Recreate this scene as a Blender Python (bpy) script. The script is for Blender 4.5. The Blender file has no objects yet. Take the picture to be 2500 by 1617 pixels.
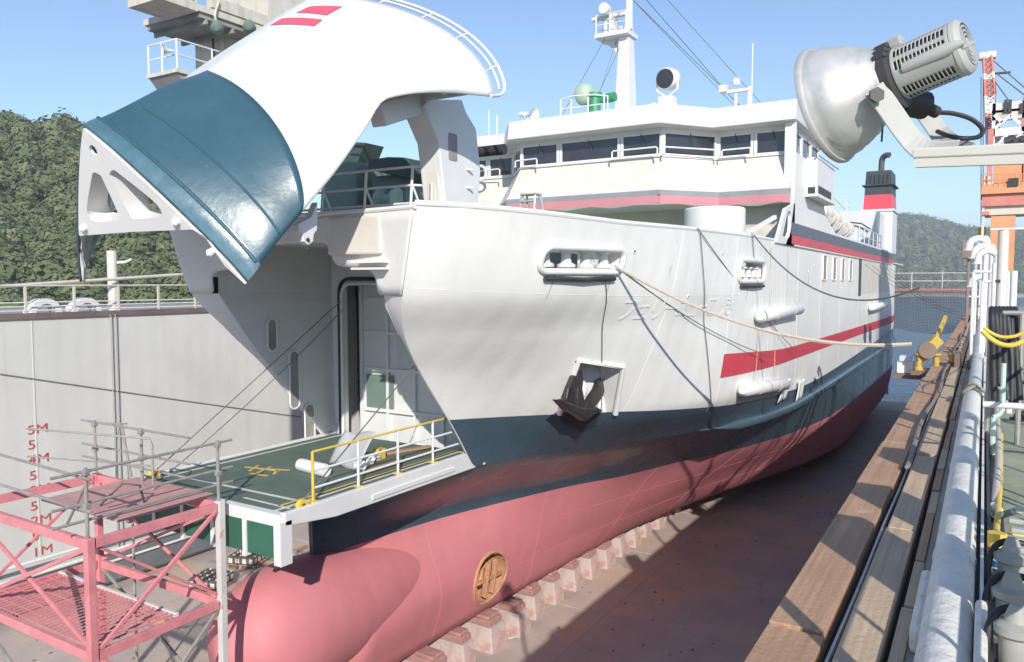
import bpy, bmesh, math, random
import numpy as np
from mathutils import Vector, Matrix
random.seed(7); rng = np.random.default_rng(7)
sc = bpy.context.scene
COL = sc.collection
R = math.radians
# ------------------------------------------------------------------ camera
F, CX, CY = 1880.0, 1250.0, 808.5          # pixels of the 2500 x 1617 photograph
YAW, PITCH, EYE = R(31.5), R(3.6), 10.6
CAM = np.array([0, 0, EYE])
FW = np.array([-math.sin(YAW)*math.cos(PITCH), math.cos(YAW)*math.cos(PITCH), -math.sin(PITCH)])
RT = np.array([math.cos(YAW), math.sin(YAW), 0.0])
UP = np.cross(RT, FW)
cd = bpy.data.cameras.new('camera'); cam = bpy.data.objects.new('camera', cd); COL.objects.link(cam)
cam.location = CAM; cd.sensor_width = 36; cd.lens = F/2500*36; cd.clip_start = 0.1; cd.clip_end = 6000
cam.rotation_euler = (math.pi/2-PITCH, 0, YAW); sc.camera = cam
# ------------------------------------------------------------------ sky, sun, exposure
SUN_TRAVEL = Vector((-1, 1.38, -0.885)).normalized()
w = bpy.data.worlds.new('World'); sc.world = w; w.use_nodes = True
nt = w.node_tree; bg = nt.nodes['Background']
sky = nt.nodes.new('ShaderNodeTexSky'); sky.sky_type = 'NISHITA'; sky.sun_disc = False
sky.sun_elevation = math.asin(-SUN_TRAVEL.z); sky.sun_rotation = math.atan2(-SUN_TRAVEL.x, -SUN_TRAVEL.y)
sky.altitude = 0; sky.air_density = 0.85; sky.dust_density = 0.05; sky.ozone_density = 2.0
nt.links.new(sky.outputs[0], bg.inputs[0]); bg.inputs[1].default_value = 0.12
sd = bpy.data.lights.new('sun', 'SUN'); sd.energy = 3.4; sd.angle = R(0.53); sd.color = (1, 0.95, 0.87)
sun = bpy.data.objects.new('sun', sd); COL.objects.link(sun); sun.location = (30, -40, 60)
sun.rotation_euler = SUN_TRAVEL.to_track_quat('-Z', 'Y').to_euler()
vs = sc.view_settings; vs.view_transform = 'Standard'; vs.look = 'None'; vs.exposure = 0.72; vs.gamma = 1
# ------------------------------------------------------------------ helpers
S = 1.05                                     # layout numbers were read off a 2381 px wide view
def V(p): return np.array(p, float)
def ON(dx, dy, ax, val):
    "point of the plane axis=val that lies on the line of sight through a spot of the photograph"
    d = FW + (dx*S-CX)/F*RT - (dy*S-CY)/F*UP
    return CAM + (val-CAM[ax])/d[ax]*d
def AT(dx, dy, t):
    return CAM + t*(FW + (dx*S-CX)/F*RT - (dy*S-CY)/F*UP)
def nrm(v): v = V(v); return v/(np.linalg.norm(v)+1e-12)
class MB:
    def __init__(s): s.v = []; s.f = []
    def add(s, vs, fs):
        o = len(s.v); s.v += [tuple(p) for p in vs]; s.f += [tuple(i+o for i in f) for f in fs]; return s
    def box(s, c, size, ax=None):
        X, Y, Z = ax if ax is not None else (V((1,0,0)), V((0,1,0)), V((0,0,1)))
        c = V(c); a, b, d = [q/2 for q in size]
        vs = [c+X*i*a+Y*j*b+Z*k*d for k in (-1,1) for j in (-1,1) for i in (-1,1)]
        return s.add(vs, [(0,2,3,1),(4,5,7,6),(0,1,5,4),(2,6,7,3),(0,4,6,2),(1,3,7,5)])
    def b2(s, p, q):
        p, q = V(p), V(q); return s.box((p+q)/2, np.abs(q-p))
    def beam(s, p, q, w_, h_, up=(0,0,1)):
        p, q = V(p), V(q); Y = nrm(q-p); X = nrm(np.cross(Y, up)); Z = np.cross(X, Y)
        return s.box((p+q)/2, (w_, np.linalg.norm(q-p), h_), (X, Y, Z))
    def tube(s, pts, r, n=8, closed=False, cap=True):
        pts = [V(p) for p in pts]; m = len(pts); rs = r if hasattr(r, '__len__') else [r]*m
        vs = []; N = None
        for i in range(m):
            if closed: t = pts[(i+1) % m]-pts[i-1]
            else: t = pts[min(i+1, m-1)]-pts[max(i-1, 0)]
            t = nrm(t)
            if N is None:
                a = V((0,0,1)) if abs(t[2]) < .9 else V((1,0,0)); N = nrm(np.cross(t, a))
            else: N = nrm(N - t*np.dot(N, t))
            B = np.cross(t, N)
            vs += [pts[i]+rs[i]*(math.cos(2*math.pi*k/n)*N+math.sin(2*math.pi*k/n)*B) for k in range(n)]
        fs = []
        for i in range(m if closed else m-1):
            j = (i+1) % m
            fs += [(i*n+k, i*n+(k+1) % n, j*n+(k+1) % n, j*n+k) for k in range(n)]
        if cap and not closed: fs += [tuple(range(n))[::-1], tuple((m-1)*n+k for k in range(n))]
        return s.add(vs, fs)
    def lathe(s, prof, o, axis=(0,0,1), n=20, a0=0, a1=2*math.pi):
        A = nrm(axis); q = V((1,0,0)) if abs(A[0]) < .9 else V((0,1,0)); X = nrm(np.cross(A, q)); Y = np.cross(A, X); o = V(o)
        full = abs(a1-a0-2*math.pi) < 1e-6; k = n if full else n+1; vs = []; fs = []
        for (r_, h_) in prof:
            vs += [o+A*h_+r_*(math.cos(a0+(a1-a0)*i/n)*X+math.sin(a0+(a1-a0)*i/n)*Y) for i in range(k)]
        for j in range(len(prof)-1):
            for i in range(n):
                i2 = (i+1) % k; fs.append((j*k+i, j*k+i2, (j+1)*k+i2, (j+1)*k+i))
        return s.add(vs, fs)
    def cyl(s, p, q, r, n=12):
        return s.tube([p, q], r, n)
    def prism(s, poly, o, X, Y, d):
        "flat outline in the plane (o, X, Y), thickness d along X x Y"
        o, X, Y = V(o), V(X), V(Y); Z = nrm(np.cross(X, Y)); n = len(poly)
        vs = [o+X*a+Y*b for a, b in poly]+[o+X*a+Y*b+Z*d for a, b in poly]
        return s.add(vs, [tuple(range(n))[::-1], tuple(range(n, 2*n))]+[(i, (i+1) % n, n+(i+1) % n, n+i) for i in range(n)])
    def grid(s, P, closed=False, keep=None):
        "P[i][j] array of points"
        a, b = len(P), len(P[0]); vs = [p for row in P for p in row]; fs = []
        for i in range(a-1):
            for j in range(b if closed else b-1):
                if keep and not keep(i, j): continue
                j2 = (j+1) % b; fs.append((i*b+j, i*b+j2, (i+1)*b+j2, (i+1)*b+j))
        return s.add(vs, fs)
    def mirror(s, x0=-12.7):
        n = len(s.v); s.v += [(2*x0-x, y, z) for x, y, z in s.v]; s.f += [tuple(i+n for i in f)[::-1] for f in s.f]; return s
    def build(s, name, mat, parent=None, smooth=False, loc=None, bevel=0, solid=0, angle=40, weld=False):
        me = bpy.data.meshes.new(name); me.from_pydata(s.v, [], s.f); me.validate()
        bm = bmesh.new(); bm.from_mesh(me)
        if weld: bmesh.ops.remove_doubles(bm, verts=bm.verts, dist=.002)
        bmesh.ops.recalc_face_normals(bm, faces=bm.faces); bm.to_mesh(me); bm.free()
        o = bpy.data.objects.new(name, me); COL.objects.link(o)
        me.materials.append(mat)
        if smooth:
            me.shade_smooth()
            try: me.set_sharp_from_angle(angle=R(angle))
            except Exception: pass
        if parent is not None:
            o.parent = parent
            if loc is None and parent.parent is None and parent.type == 'EMPTY': o.location = -parent.location
        if loc is not None: o.location = loc
        if solid:
            m = o.modifiers.new('thick', 'SOLIDIFY'); m.thickness = solid; m.offset = -1
        if bevel:
            m = o.modifiers.new('bevel', 'BEVEL'); m.width = bevel; m.segments = 2; m.limit_method = 'ANGLE'
        return o
def tag(o, label, cat, group=None):
    o['label'] = label; o['category'] = cat
    if group: o['group'] = group
    return o
def thing(name, loc, label, cat, group=None):
    o = bpy.data.objects.new(name, None); COL.objects.link(o); o.location = loc; o.empty_display_size = .3
    return tag(o, label, cat, group)
def copy_tree(o, loc, label=None, rz=None):
    c = o.copy(); COL.objects.link(c); c.location = loc
    if rz is not None: c.rotation_euler.z = rz
    if label: c['label'] = label
    for ch in o.children:
        d = ch.copy(); COL.objects.link(d); d.parent = c
        for g in ch.children:
            e = g.copy(); COL.objects.link(e); e.parent = d
    return c
def structure(o): o['kind'] = 'structure'; return o
def stuff(o): o['kind'] = 'stuff'; return o
def sag(p, q, k, n=14):
    p, q = V(p), V(q); return [p+(q-p)*t-V((0,0,1))*k*4*t*(1-t) for t in np.linspace(0, 1, n)]
def smooth_path(pts, n=6):
    pts = [V(p) for p in pts]; out = []
    for i in range(len(pts)-1):
        p0 = pts[max(i-1,0)]; p1 = pts[i]; p2 = pts[i+1]; p3 = pts[min(i+2,len(pts)-1)]
        for k in range(n):
            t = k/n; out.append(.5*((2*p1)+(-p0+p2)*t+(2*p0-5*p1+4*p2-p3)*t*t+(-p0+3*p1-3*p2+p3)*t**3))
    return out+[pts[-1]]
def rrect(x0, x1, y0, y1, r, n=5):
    out = []
    for cx, cy, a in ((x1-r,y1-r,0),(x0+r,y1-r,90),(x0+r,y0+r,180),(x1-r,y0+r,270)):
        out += [(cx+r*math.cos(R(a+90*k/n)), cy+r*math.sin(R(a+90*k/n))) for k in range(n+1)]
    return out
# ------------------------------------------------------------------ materials
MATS = {}
def M(name, col, rough=.5, metal=0, var=.10, scale=1.5, bump=0, bscale=30, dirt=0, dirtcol=(.16,.09,.05), dscale=1.2,
      streak=0, scol=(.25,.18,.12), ripple=0, coat=0, spec=.5, alpha=1, trans=0, grain=None, blot=None):
    if name in MATS: return MATS[name]
    m = bpy.data.materials.new(name); m.use_nodes = True; n = m.node_tree.nodes; l = m.node_tree.links
    b = n['Principled BSDF']; tc = n.new('ShaderNodeTexCoord'); co = tc.outputs['Object']
    def noise(s_, d=6, r_=.6, vec=None):
        t = n.new('ShaderNodeTexNoise'); t.inputs['Scale'].default_value = s_; t.inputs['Detail'].default_value = d; t.inputs['Roughness'].default_value = r_
        l.new(vec if vec is not None else co, t.inputs['Vector']); return t.outputs['Fac']
    def ramp(f, a, b_, ca=(0,0,0,1), cb=(1,1,1,1)):
        t = n.new('ShaderNodeValToRGB'); e = t.color_ramp.elements; e[0].position = a; e[1].position = b_; e[0].color = ca; e[1].color = cb
        l.new(f, t.inputs[0]); return t.outputs[0]
    def mix(f, a, b_):
        t = n.new('ShaderNodeMix'); t.data_type = 'RGBA'
        if isinstance(f, float): t.inputs['Factor'].default_value = f
        else: l.new(f, t.inputs['Factor'])
        for k, x in ((6, a), (7, b_)):
            if isinstance(x, tuple): t.inputs[k].default_value = x
            else: l.new(x, t.inputs[k])
        return t.outputs[2]
    def mapped(sc_):
        t = n.new('ShaderNodeMapping'); t.inputs['Scale'].default_value = sc_; l.new(co, t.inputs[0]); return t.outputs[0]
    c = tuple(col)+(1,)
    lo = tuple(max(0, x*(1-var)) for x in col)+(1,); hi = tuple(min(1, x*(1+var)) for x in col)+(1,)
    out = ramp(noise(scale), .3, .7, lo, hi)
    if grain:
        out = mix(ramp(noise(1, 4, .6, mapped(grain)), .35, .7), out, tuple(x*.72 for x in col)+(1,))
    if blot:
        out = mix(ramp(noise(blot[0], 5, .65), .5, .62), out, tuple(blot[1])+(1,))
    if dirt:
        out = mix(ramp(noise(dscale, 9, .72), .66-dirt*.3, .74-dirt*.2), out, tuple(dirtcol)+(1,))
    if streak:
        f = ramp(noise(1, 5, .65, mapped((2.2, 2.2, .12))), .62-streak*.2, .85-streak*.1)
        t = n.new('ShaderNodeMath'); t.operation = 'MULTIPLY'; t.inputs[1].default_value = min(1, .35+streak*.5); l.new(f, t.inputs[0])
        out = mix(t.outputs[0], out, tuple(scol)+(1,))
    l.new(out, b.inputs['Base Color'])
    rr = n.new('ShaderNodeMapRange'); rr.inputs['To Min'].default_value = max(.03, rough-.1); rr.inputs['To Max'].default_value = min(1, rough+.12)
    l.new(noise(scale*2.3), rr.inputs['Value']); l.new(rr.outputs[0], b.inputs['Roughness'])
    b.inputs['Metallic'].default_value = metal; b.inputs['Specular IOR Level'].default_value = spec
    if coat: b.inputs['Coat Weight'].default_value = coat; b.inputs['Coat Roughness'].default_value = .12
    if alpha < 1: b.inputs['Alpha'].default_value = alpha
    if trans: b.inputs['Transmission Weight'].default_value = trans
    if ripple and bump:
        sp = n.new('ShaderNodeSeparateXYZ'); l.new(co, sp.inputs[0])
        def band(o_, per):
            a_ = n.new('ShaderNodeMath'); a_.operation = 'MULTIPLY'; a_.inputs[1].default_value = 2*math.pi/per; l.new(sp.outputs[o_], a_.inputs[0])
            b_ = n.new('ShaderNodeMath'); b_.operation = 'SINE'; l.new(a_.outputs[0], b_.inputs[0]); return b_.outputs[0]
        m1 = n.new('ShaderNodeMath'); m1.operation = 'MULTIPLY'; l.new(band(1, ripple), m1.inputs[0]); l.new(noise(.8, 3), m1.inputs[1])
        m2 = n.new('ShaderNodeMath'); m2.operation = 'MULTIPLY_ADD'; l.new(noise(bscale), m2.inputs[0]); m2.inputs[1].default_value = 1.0; 
        m3 = n.new('ShaderNodeMath'); m3.operation = 'MULTIPLY'; m3.inputs[1].default_value = .28; l.new(m1.outputs[0], m3.inputs[0]); l.new(m3.outputs[0], m2.inputs[2])
        t = n.new('ShaderNodeBump'); t.inputs['Strength'].default_value = bump; t.inputs['Distance'].default_value = .03
        l.new(m2.outputs[0], t.inputs['Height']); l.new(t.outputs[0], b.inputs['Normal'])
    elif bump:
        t = n.new('ShaderNodeBump'); t.inputs['Strength'].default_value = bump; t.inputs['Distance'].default_value = .03
        l.new(noise(bscale), t.inputs['Height']); l.new(t.outputs[0], b.inputs['Normal'])
    MATS[name] = m; return m
white = M('white_ship_paint', (.70,.695,.68), .38, var=.05, scale=.7, bump=.12, bscale=1.6, streak=.12, scol=(.58,.55,.50), dirt=.03, dirtcol=(.6,.57,.52), dscale=3, ripple=.55)
white2 = M('white_trim_paint', (.74,.73,.71), .42, var=.04)
hullw = M('hull_white_paint', (.77,.76,.725), .42, var=.05, scale=.5, bump=.5, bscale=1.1, streak=.2, scol=(.60,.58,.54), dirt=.03, dirtcol=(.62,.59,.54), dscale=2.5, ripple=.62)
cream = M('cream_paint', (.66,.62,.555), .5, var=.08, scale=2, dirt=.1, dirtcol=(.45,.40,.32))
blue = M('petrol_blue_gloss', (.040,.103,.135), .28, var=.12, scale=.8, bump=.28, bscale=2.2, coat=.3, dirt=.04, dirtcol=(.16,.22,.25), dscale=5, ripple=.5)
bluehull = M('petrol_blue_hull', (.058,.10,.130), .28, var=.16, scale=.7, bump=.3, bscale=2.0, coat=.2, dirt=.05, dirtcol=(.12,.15,.17), dscale=2, streak=.2, scol=(.14,.13,.13), ripple=.62)
red = M('red_antifouling', (.62,.215,.235), .62, var=.07, scale=.7, bump=.25, bscale=2.2, streak=.3, scol=(.55,.175,.19), dirt=.06, dirtcol=(.66,.31,.31), dscale=5, ripple=.62)
redstripe = M('red_stripe_paint', (.62,.07,.10), .4, var=.06)
navy = M('navy_stripe_paint', (.11,.13,.17), .45, var=.1)
glass = M('dark_window_glass', (.03,.032,.04), .06, var=.2, spec=.8)
greyplate = M('dock_wall_grey', (.62,.62,.595), .65, var=.07, scale=.4, bump=.3, bscale=.9, streak=.3, scol=(.46,.42,.34), dirt=.05, dirtcol=(.55,.55,.54), dscale=.5, ripple=.7)
floorm = M('dock_floor_rust', (.47,.395,.355), .85, var=.16, scale=.5, bump=.5, bscale=6, dirt=.42, dirtcol=(.45,.36,.32), dscale=.8, blot=(.25,(.53,.40,.29)))
deckgreen = M('green_ramp_deck', (.115,.16,.125), .75, var=.16, scale=1.5, bump=.3, bscale=40, dirt=.1, dirtcol=(.25,.23,.18))
dockdeck = M('worn_green_deck', (.30,.34,.24), .8, var=.18, scale=1.2, bump=.4, bscale=14, dirt=.3, dirtcol=(.30,.22,.14), dscale=.9)
pink = M('red_scaffold_paint', (.66,.24,.255), .6, var=.14, scale=3, bump=.3, bscale=15, dirt=.16, dirtcol=(.50,.32,.26), dscale=3)
galv = M('galvanised_pipe', (.36,.34,.31), .5, .3, var=.2, scale=5, dirt=.2, dirtcol=(.30,.18,.12), dscale=4)
yellow = M('yellow_paint', (.72,.50,.08), .5, var=.12, scale=3, dirt=.12, dirtcol=(.35,.22,.08), dscale=4)
wood1 = M('reddish_timber', (.50,.30,.185), .8, var=.15, scale=2, bump=.35, bscale=25, grain=(30,.5,30), dirt=.12, dirtcol=(.56,.43,.30))
wood2 = M('pale_timber', (.58,.43,.29), .8, var=.12, scale=2, bump=.35, bscale=25, grain=(34,.5,34), dirt=.16, dirtcol=(.30,.19,.10), dscale=2.2)
pipew = M('weathered_white_pipe', (.78,.745,.67), .65, var=.14, scale=4, bump=.6, bscale=14, dirt=.24, dirtcol=(.46,.40,.31), dscale=9, blot=(5,(.80,.77,.71)))
black = M('black_rubber', (.025,.025,.027), .55, var=.3)
darksteel = M('dark_steel', (.06,.055,.055), .5, .3, var=.3, dirt=.1)
greenm = M('machinery_green', (.05,.27,.13), .4, var=.1)
drabgreen = M('winch_green_grey', (.16,.22,.19), .5, var=.12)
lampgrey = M('lamp_grey_paint', (.42,.42,.39), .45, var=.06, scale=8, dirt=.06, dirtcol=(.3,.27,.2), dscale=9)
alu = M('spun_aluminium', (.60,.59,.57), .5, .45, var=.14, scale=9, dirt=.14, dirtcol=(.38,.36,.30), dscale=6)
orange = M('orange_crane_paint', (.70,.31,.15), .5, var=.12, scale=1, streak=.2, scol=(.45,.14,.06))
cranered = M('crane_red_paint', (.58,.21,.17), .5, var=.15, scale=2)
concrete = M('keel_block_concrete', (.52,.42,.39), .85, var=.16, scale=2, bump=.5, bscale=9, dirt=.45, dirtcol=(.50,.27,.25), dscale=1.6)
capwood = M('red_stained_cap_timber', (.50,.27,.25), .8, var=.2, scale=3, bump=.4, bscale=14, grain=(3,12,12))
ropem = M('pale_mooring_rope', (.55,.47,.36), .9, var=.15, scale=12, bump=.8, bscale=45)
ropeo = M('orange_twine_rope', (.55,.36,.24), .9, var=.15, scale=10)
wirem = M('steel_wire', (.20,.19,.18), .6, .3, var=.2)
anchorm = M('black_anchor_paint', (.035,.03,.03), .4, var=.3, scale=4)
beige = M('weathered_cream_steel', (.60,.56,.47), .6, var=.08, scale=1.5, streak=.45, scol=(.26,.18,.12), dirt=.1, dirtcol=(.32,.2,.13))
under = M('recess_underside_grey', (.30,.29,.275), .8, var=.2, scale=1)  # plain grey for undersides, slots and recess panels
tarpw = M('white_plastic_sheet', (.78,.78,.76), .35, var=.05, bump=.4, bscale=6)
tarpg = M('grey_tarpaulin', (.42,.42,.42), .5, var=.12, bump=.5, bscale=9)
canm = M('brown_paint_can', (.14,.10,.095), .45, var=.15)
paper = M('white_can_label', (.75,.74,.70), .6, var=.05)
draftred = M('red_draft_paint', (.55,.09,.08), .6, var=.2, scale=6)
sandm = M('orange_grating_inside', (.52,.27,.15), .7, var=.15, scale=4)
clear = M('clear_plastic_film', (.80,.78,.77), .25, var=.05, alpha=.28, bump=.6, bscale=8)
# ------------------------------------------------------------------ setting: sea, dock floor, hills
XC = -12.7
def water_mat():
    m = bpy.data.materials.new('sea_water'); m.use_nodes = True; n = m.node_tree.nodes; l = m.node_tree.links; b = n['Principled BSDF']
    b.inputs['Base Color'].default_value = (.03,.085,.16,1); b.inputs['Roughness'].default_value = .12; b.inputs['IOR'].default_value = 1.33
    tc = n.new('ShaderNodeTexCoord'); t = n.new('ShaderNodeTexNoise'); t.inputs['Scale'].default_value = .55; t.inputs['Detail'].default_value = 8
    l.new(tc.outputs['Object'], t.inputs['Vector']); bu = n.new('ShaderNodeBump'); bu.inputs['Strength'].default_value = .8; bu.inputs['Distance'].default_value = .5
    l.new(t.outputs['Fac'], bu.inputs['Height']); l.new(bu.outputs[0], b.inputs['Normal']); return m
structure(MB().box((0,0,-1.7), (4400,4400,1)).build('sea', water_mat()))
structure(MB().b2((-29.5,-22,-1.6), (2.4,76,0)).build('dock_floor', floorm))
# plate seams on the dock floor are real low weld beads
mb = MB()
for y in range(-2, 76, 6): mb.b2((-25.8,y-.02,-.01), (-.4,y+.02,.012))
for x in range(-25, 0, 5): mb.b2((x-.02,-20,-.01), (x+.02,75.9,.009))
flr = bpy.data.objects['dock_floor']; mb.build('weld_seam', floorm, flr, loc=(0,0,0))
structure(MB().b2((-35,-22,9.2), (-26.25,76,9.52)).build('dock_wing_deck', M('left_deck_paint', (.36,.33,.31), .7, var=.15)))
structure(MB().b2((.03,-22,8.2), (6.5,76,8.6)).build('dock_deck', dockdeck))

# wooded hills: ground sheet plus thousands of tree crowns
def smoothnoise(a, seed):
    r_ = np.random.default_rng(seed); k = r_.uniform(-1, 1, 400); i = np.floor(a).astype(int); f = a-i; f = f*f*(3-2*f)
    return k[i % 400]*(1-f)+k[(i+1) % 400]*f
PX = [-700,-300,0,60,100,130,190,300,470,600,760,900,1900,2000,2090,2150,2200,2280,2400,2700,3200]
EL = [.15,.185,.203,.205,.197,.190,.186,.176,.14,.10,.055,.03,.05,.066,.077,.075,.068,.063,.061,.055,.04]
AZ = [-YAW+math.atan((p*S-CX)/F) for p in PX]
def hill_h(az, dist, base, ridge):
    el = np.interp(az, AZ, EL); t = np.clip((dist-base)/(ridge-base), 0, 1); t2 = np.clip(1-(dist-ridge)/(ridge*.5), 0, 1)
    return -1.2+(9+el*np.cos(az+YAW)*ridge)*np.minimum(np.sin(t*math.pi/2)**1.15, t2)*(1+.05*smoothnoise(az*40, 3)+.03*smoothnoise(az*120+dist*.05, 5))
def forest_mat():
    m = bpy.data.materials.new('forest_leaves'); m.use_nodes = True; n = m.node_tree.nodes; l = m.node_tree.links; b = n['Principled BSDF']
    tc = n.new('ShaderNodeTexCoord'); t = n.new('ShaderNodeTexNoise'); t.inputs['Scale'].default_value = .22; t.inputs['Detail'].default_value = 6; t.inputs['Roughness'].default_value = .7
    l.new(tc.outputs['Object'], t.inputs['Vector']); r_ = n.new('ShaderNodeValToRGB'); e = r_.color_ramp.elements
    e[0].position = .3; e[0].color = (.075,.105,.05,1); e[1].position = .72; e[1].color = (.27,.265,.125,1)
    e2 = r_.color_ramp.elements.new(.52); e2.color = (.135,.165,.075,1)
    l.new(t.outputs['Fac'], r_.inputs[0]); l.new(r_.outputs[0], b.inputs['Base Color']); b.inputs['Roughness'].default_value = .8; b.inputs['Specular IOR Level'].default_value = .15
    return m
forest = forest_mat()
def hill(name, a0, a1, base, ridge, n_tree, seed, size, nleaf, label):
    rg = np.random.default_rng(seed)
    na, nd = 90, 26; A = np.linspace(a0, a1, na); Dd = np.linspace(base*.97, ridge*1.5, nd)
    P = [[(d*math.sin(a), d*math.cos(a), float(hill_h(np.array([a]), np.array([d]), base, ridge)[0])-.5) for d in Dd] for a in A]
    g = MB().grid(P).build(name, M('hill_soil', (.07,.075,.04), .9, var=.3, scale=.1), smooth=True); structure(g)
    # crowns: a small dark core inside a shell of many leaf-clump facets
    bm = bmesh.new(); bmesh.ops.create_icosphere(bm, subdivisions=1, radius=.86); bv = np.array([v.co[:] for v in bm.verts]); bf = np.array([[v.index for v in f.verts] for f in bm.faces]); bm.free()
    a = rg.uniform(a0, a1, n_tree); d = base+(ridge*1.08-base)*rg.uniform(0, 1, n_tree)**1.1
    h = hill_h(a, d, base, ridge); r0 = size*rg.uniform(.45, 1.2, n_tree)*np.where(rg.uniform(size=n_tree) < .15, 1.5, 1)
    c = np.stack([d*np.sin(a), d*np.cos(a), h+r0*.45], 1)
    sc3 = np.stack([r0*rg.uniform(.8,1.25,n_tree), r0*rg.uniform(.8,1.25,n_tree), r0*rg.uniform(.75,1.3,n_tree)], 1)
    nv = len(bv); vv = (bv[None]*rg.uniform(.8,1.1,(n_tree,nv,1))*sc3[:,None]+c[:,None]).reshape(-1,3); ff = (bf[None]+(np.arange(n_tree)*nv)[:,None,None]).reshape(-1,3)
    K_ = nleaf; u = rg.normal(size=(n_tree,K_,3)); u[...,2] = np.abs(u[...,2])*1.0-.25; u /= np.linalg.norm(u,axis=2,keepdims=True)
    lump = 1+.22*np.sin(u[...,0:1]*5+a[:,None,None]*900)*np.sin(u[...,1:2]*5+d[:,None,None])
    pc = c[:,None]+u*sc3[:,None]*lump*rg.uniform(.84,1.04,(n_tree,K_,1)); ls = r0[:,None,None]*rg.uniform(.09,.20,(n_tree,K_,1))
    e1 = np.cross(u, rg.normal(size=(n_tree,K_,3))); e1 /= np.linalg.norm(e1,axis=2,keepdims=True); e2 = np.cross(u+.28*rg.normal(size=u.shape), e1); e2 /= np.linalg.norm(e2,axis=2,keepdims=True)
    tri = np.stack([pc+e1*ls, pc-e1*ls*.6+e2*ls*.9, pc-e1*ls*.5-e2*ls*.9], 2).reshape(-1,3)
    nt0 = len(vv); vv = np.concatenate([vv, tri]); ff = np.concatenate([ff, nt0+np.arange(len(tri)).reshape(-1,3)])
    me = bpy.data.meshes.new('forest'); me.vertices.add(len(vv)); me.vertices.foreach_set('co', vv.ravel()); me.loops.add(ff.size); me.loops.foreach_set('vertex_index', ff.ravel())
    me.polygons.add(len(ff)); me.polygons.foreach_set('loop_start', np.arange(0, ff.size, 3)); me.update(calc_edges=True); me.materials.append(forest)
    o = bpy.data.objects.new('forest', me); COL.objects.link(o); tag(o, label, 'forest'); stuff(o)
hill('hill', AZ[0], R(-34), 120, 235, 6500, 11, 2.0, 210, 'sunlit green woodland covering the steep hill beyond the left dock wall')
hill('hill', R(-8), R(14), 800, 1100, 4600, 12, 6.0, 110, 'dark green woodland on the low hill behind the orange crane')
# shore strips below the woods
def shore(name, a0, a1, r0_, r1_, m):
    A = np.linspace(a0, a1, 60)
    P = [[(d*math.sin(a), d*math.cos(a), z) for d, z in ((r0_,-1.5),(r0_+2,-.2),(r1_,1.2))] for a in A]
    structure(MB().grid(P).build(name, m, smooth=True))
shore('shore', AZ[0], R(-28), 112, 122, M('shore_rock', (.22,.21,.17), .9, var=.3, scale=.5))
shore('shore', R(-8), R(25), 740, 802, M('shore_sand', (.42,.40,.33), .9, var=.2, scale=.1))

# ------------------------------------------------------------------ ferry hull form (half breadths by level)
LV = [ (6.2, [(15.1,2.35),(16,2.75),(17,3.15),(19,4.15),(22,5.5),(26,6.65),(30,7.0),(36,7.05)]),
       (7.4, [(14.05,2.48),(15,3.1),(16,3.8),(17,4.5),(19,5.65),(22,6.6),(26,7.0),(30,7.05)]),
       (8.5, [(13.05,2.52),(14,3.25),(15,3.95),(16,4.6),(17,5.15),(19,6.0),(22,6.75),(26,7.05),(30,7.05)]),
       (9.5, [(12.1,2.75),(13,3.55),(14.5,4.5),(16,5.2),(19,6.25),(24,7.0),(30,7.05)]),
       (10.4,[(11.5,3.2),(12.5,4.1),(14,5.0),(16,5.7),(19,6.5),(24,7.05),(30,7.05)]),
       (12.1,[(11.27,3.7),(12.1,4.55),(13.55,5.35),(16,6.1),(19,6.72),(24,7.05),(30,7.05)]) ]
LZ = [a for a, b in LV]
def pchip(xs, ys, x):
    xs = V(xs); ys = V(ys); h = np.diff(xs); d = np.diff(ys)/h; m = np.zeros(len(xs)); m[0] = d[0]; m[-1] = d[-1]
    for i in range(1, len(xs)-1): m[i] = 0 if d[i-1]*d[i] <= 0 else 2*d[i-1]*d[i]/(d[i-1]+d[i])
    x = min(max(x, xs[0]), xs[-1]); i = min(int(np.searchsorted(xs, x, 'right'))-1, len(xs)-2); t = (x-xs[i])/h[i]
    return ys[i]*(1+2*t)*(1-t)**2+m[i]*h[i]*t*(1-t)**2+ys[i+1]*t*t*(3-2*t)+m[i+1]*h[i]*t*t*(t-1)
def edgeY(z): return pchip(LZ, [b[0][0] for a, b in LV], z)
def aft(Y): return 1 if Y < 60 else 1-.14*((Y-60)/12)**2
def hw(Y, z):
    z = min(max(z, 6.2), 12.1)
    if Y >= 36: return 7.05*aft(Y)
    v = max(0, (Y-edgeY(z))/(36-edgeY(z)))
    return pchip(LZ, [pchip([q[0] for q in b], [q[1] for q in b], b[0][0]+v*(36-b[0][0])) for a, b in LV], z)
LOW = { 6.2:[(12.2,.06),(13,.75),(14,1.55),(15.1,2.35),(16,2.75),(17,3.15),(19,4.15),(22,5.5),(26,6.65),(30,7.0),(36,7.05)],
        4.4:[(12.2,.05),(13.8,.3),(15.9,.65),(18.5,1.4),(20.9,2.2),(22.4,2.9),(25.4,3.85),(28.5,5.0),(33.5,6.2),(38,6.75),(45,7.05)],
        2.6:[(12.2,.5),(13,1.05),(14,1.08),(16,1.08),(18,1.22),(21,1.55),(25,2.35),(30,3.4),(36,5.0),(42,6.2),(48,6.8)],
        1.5:[(12.2,.3),(13,.65),(14,.72),(18,.95),(22,1.25),(26,1.65),(30,2.3),(36,3.9),(42,5.4),(48,6.2)],
        1.05:[(12.2,.1),(13,.3),(18,.55),(22,.8),(26,1.1),(30,1.7),(36,3.2),(42,4.8),(48,5.8)] }
LOZ = sorted(LOW)
def hl(Y, z):
    return pchip(LOZ, [pchip([q[0] for q in LOW[k]], [q[1] for q in LOW[k]], Y) for k in LOZ], z)*aft(Y)
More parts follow.
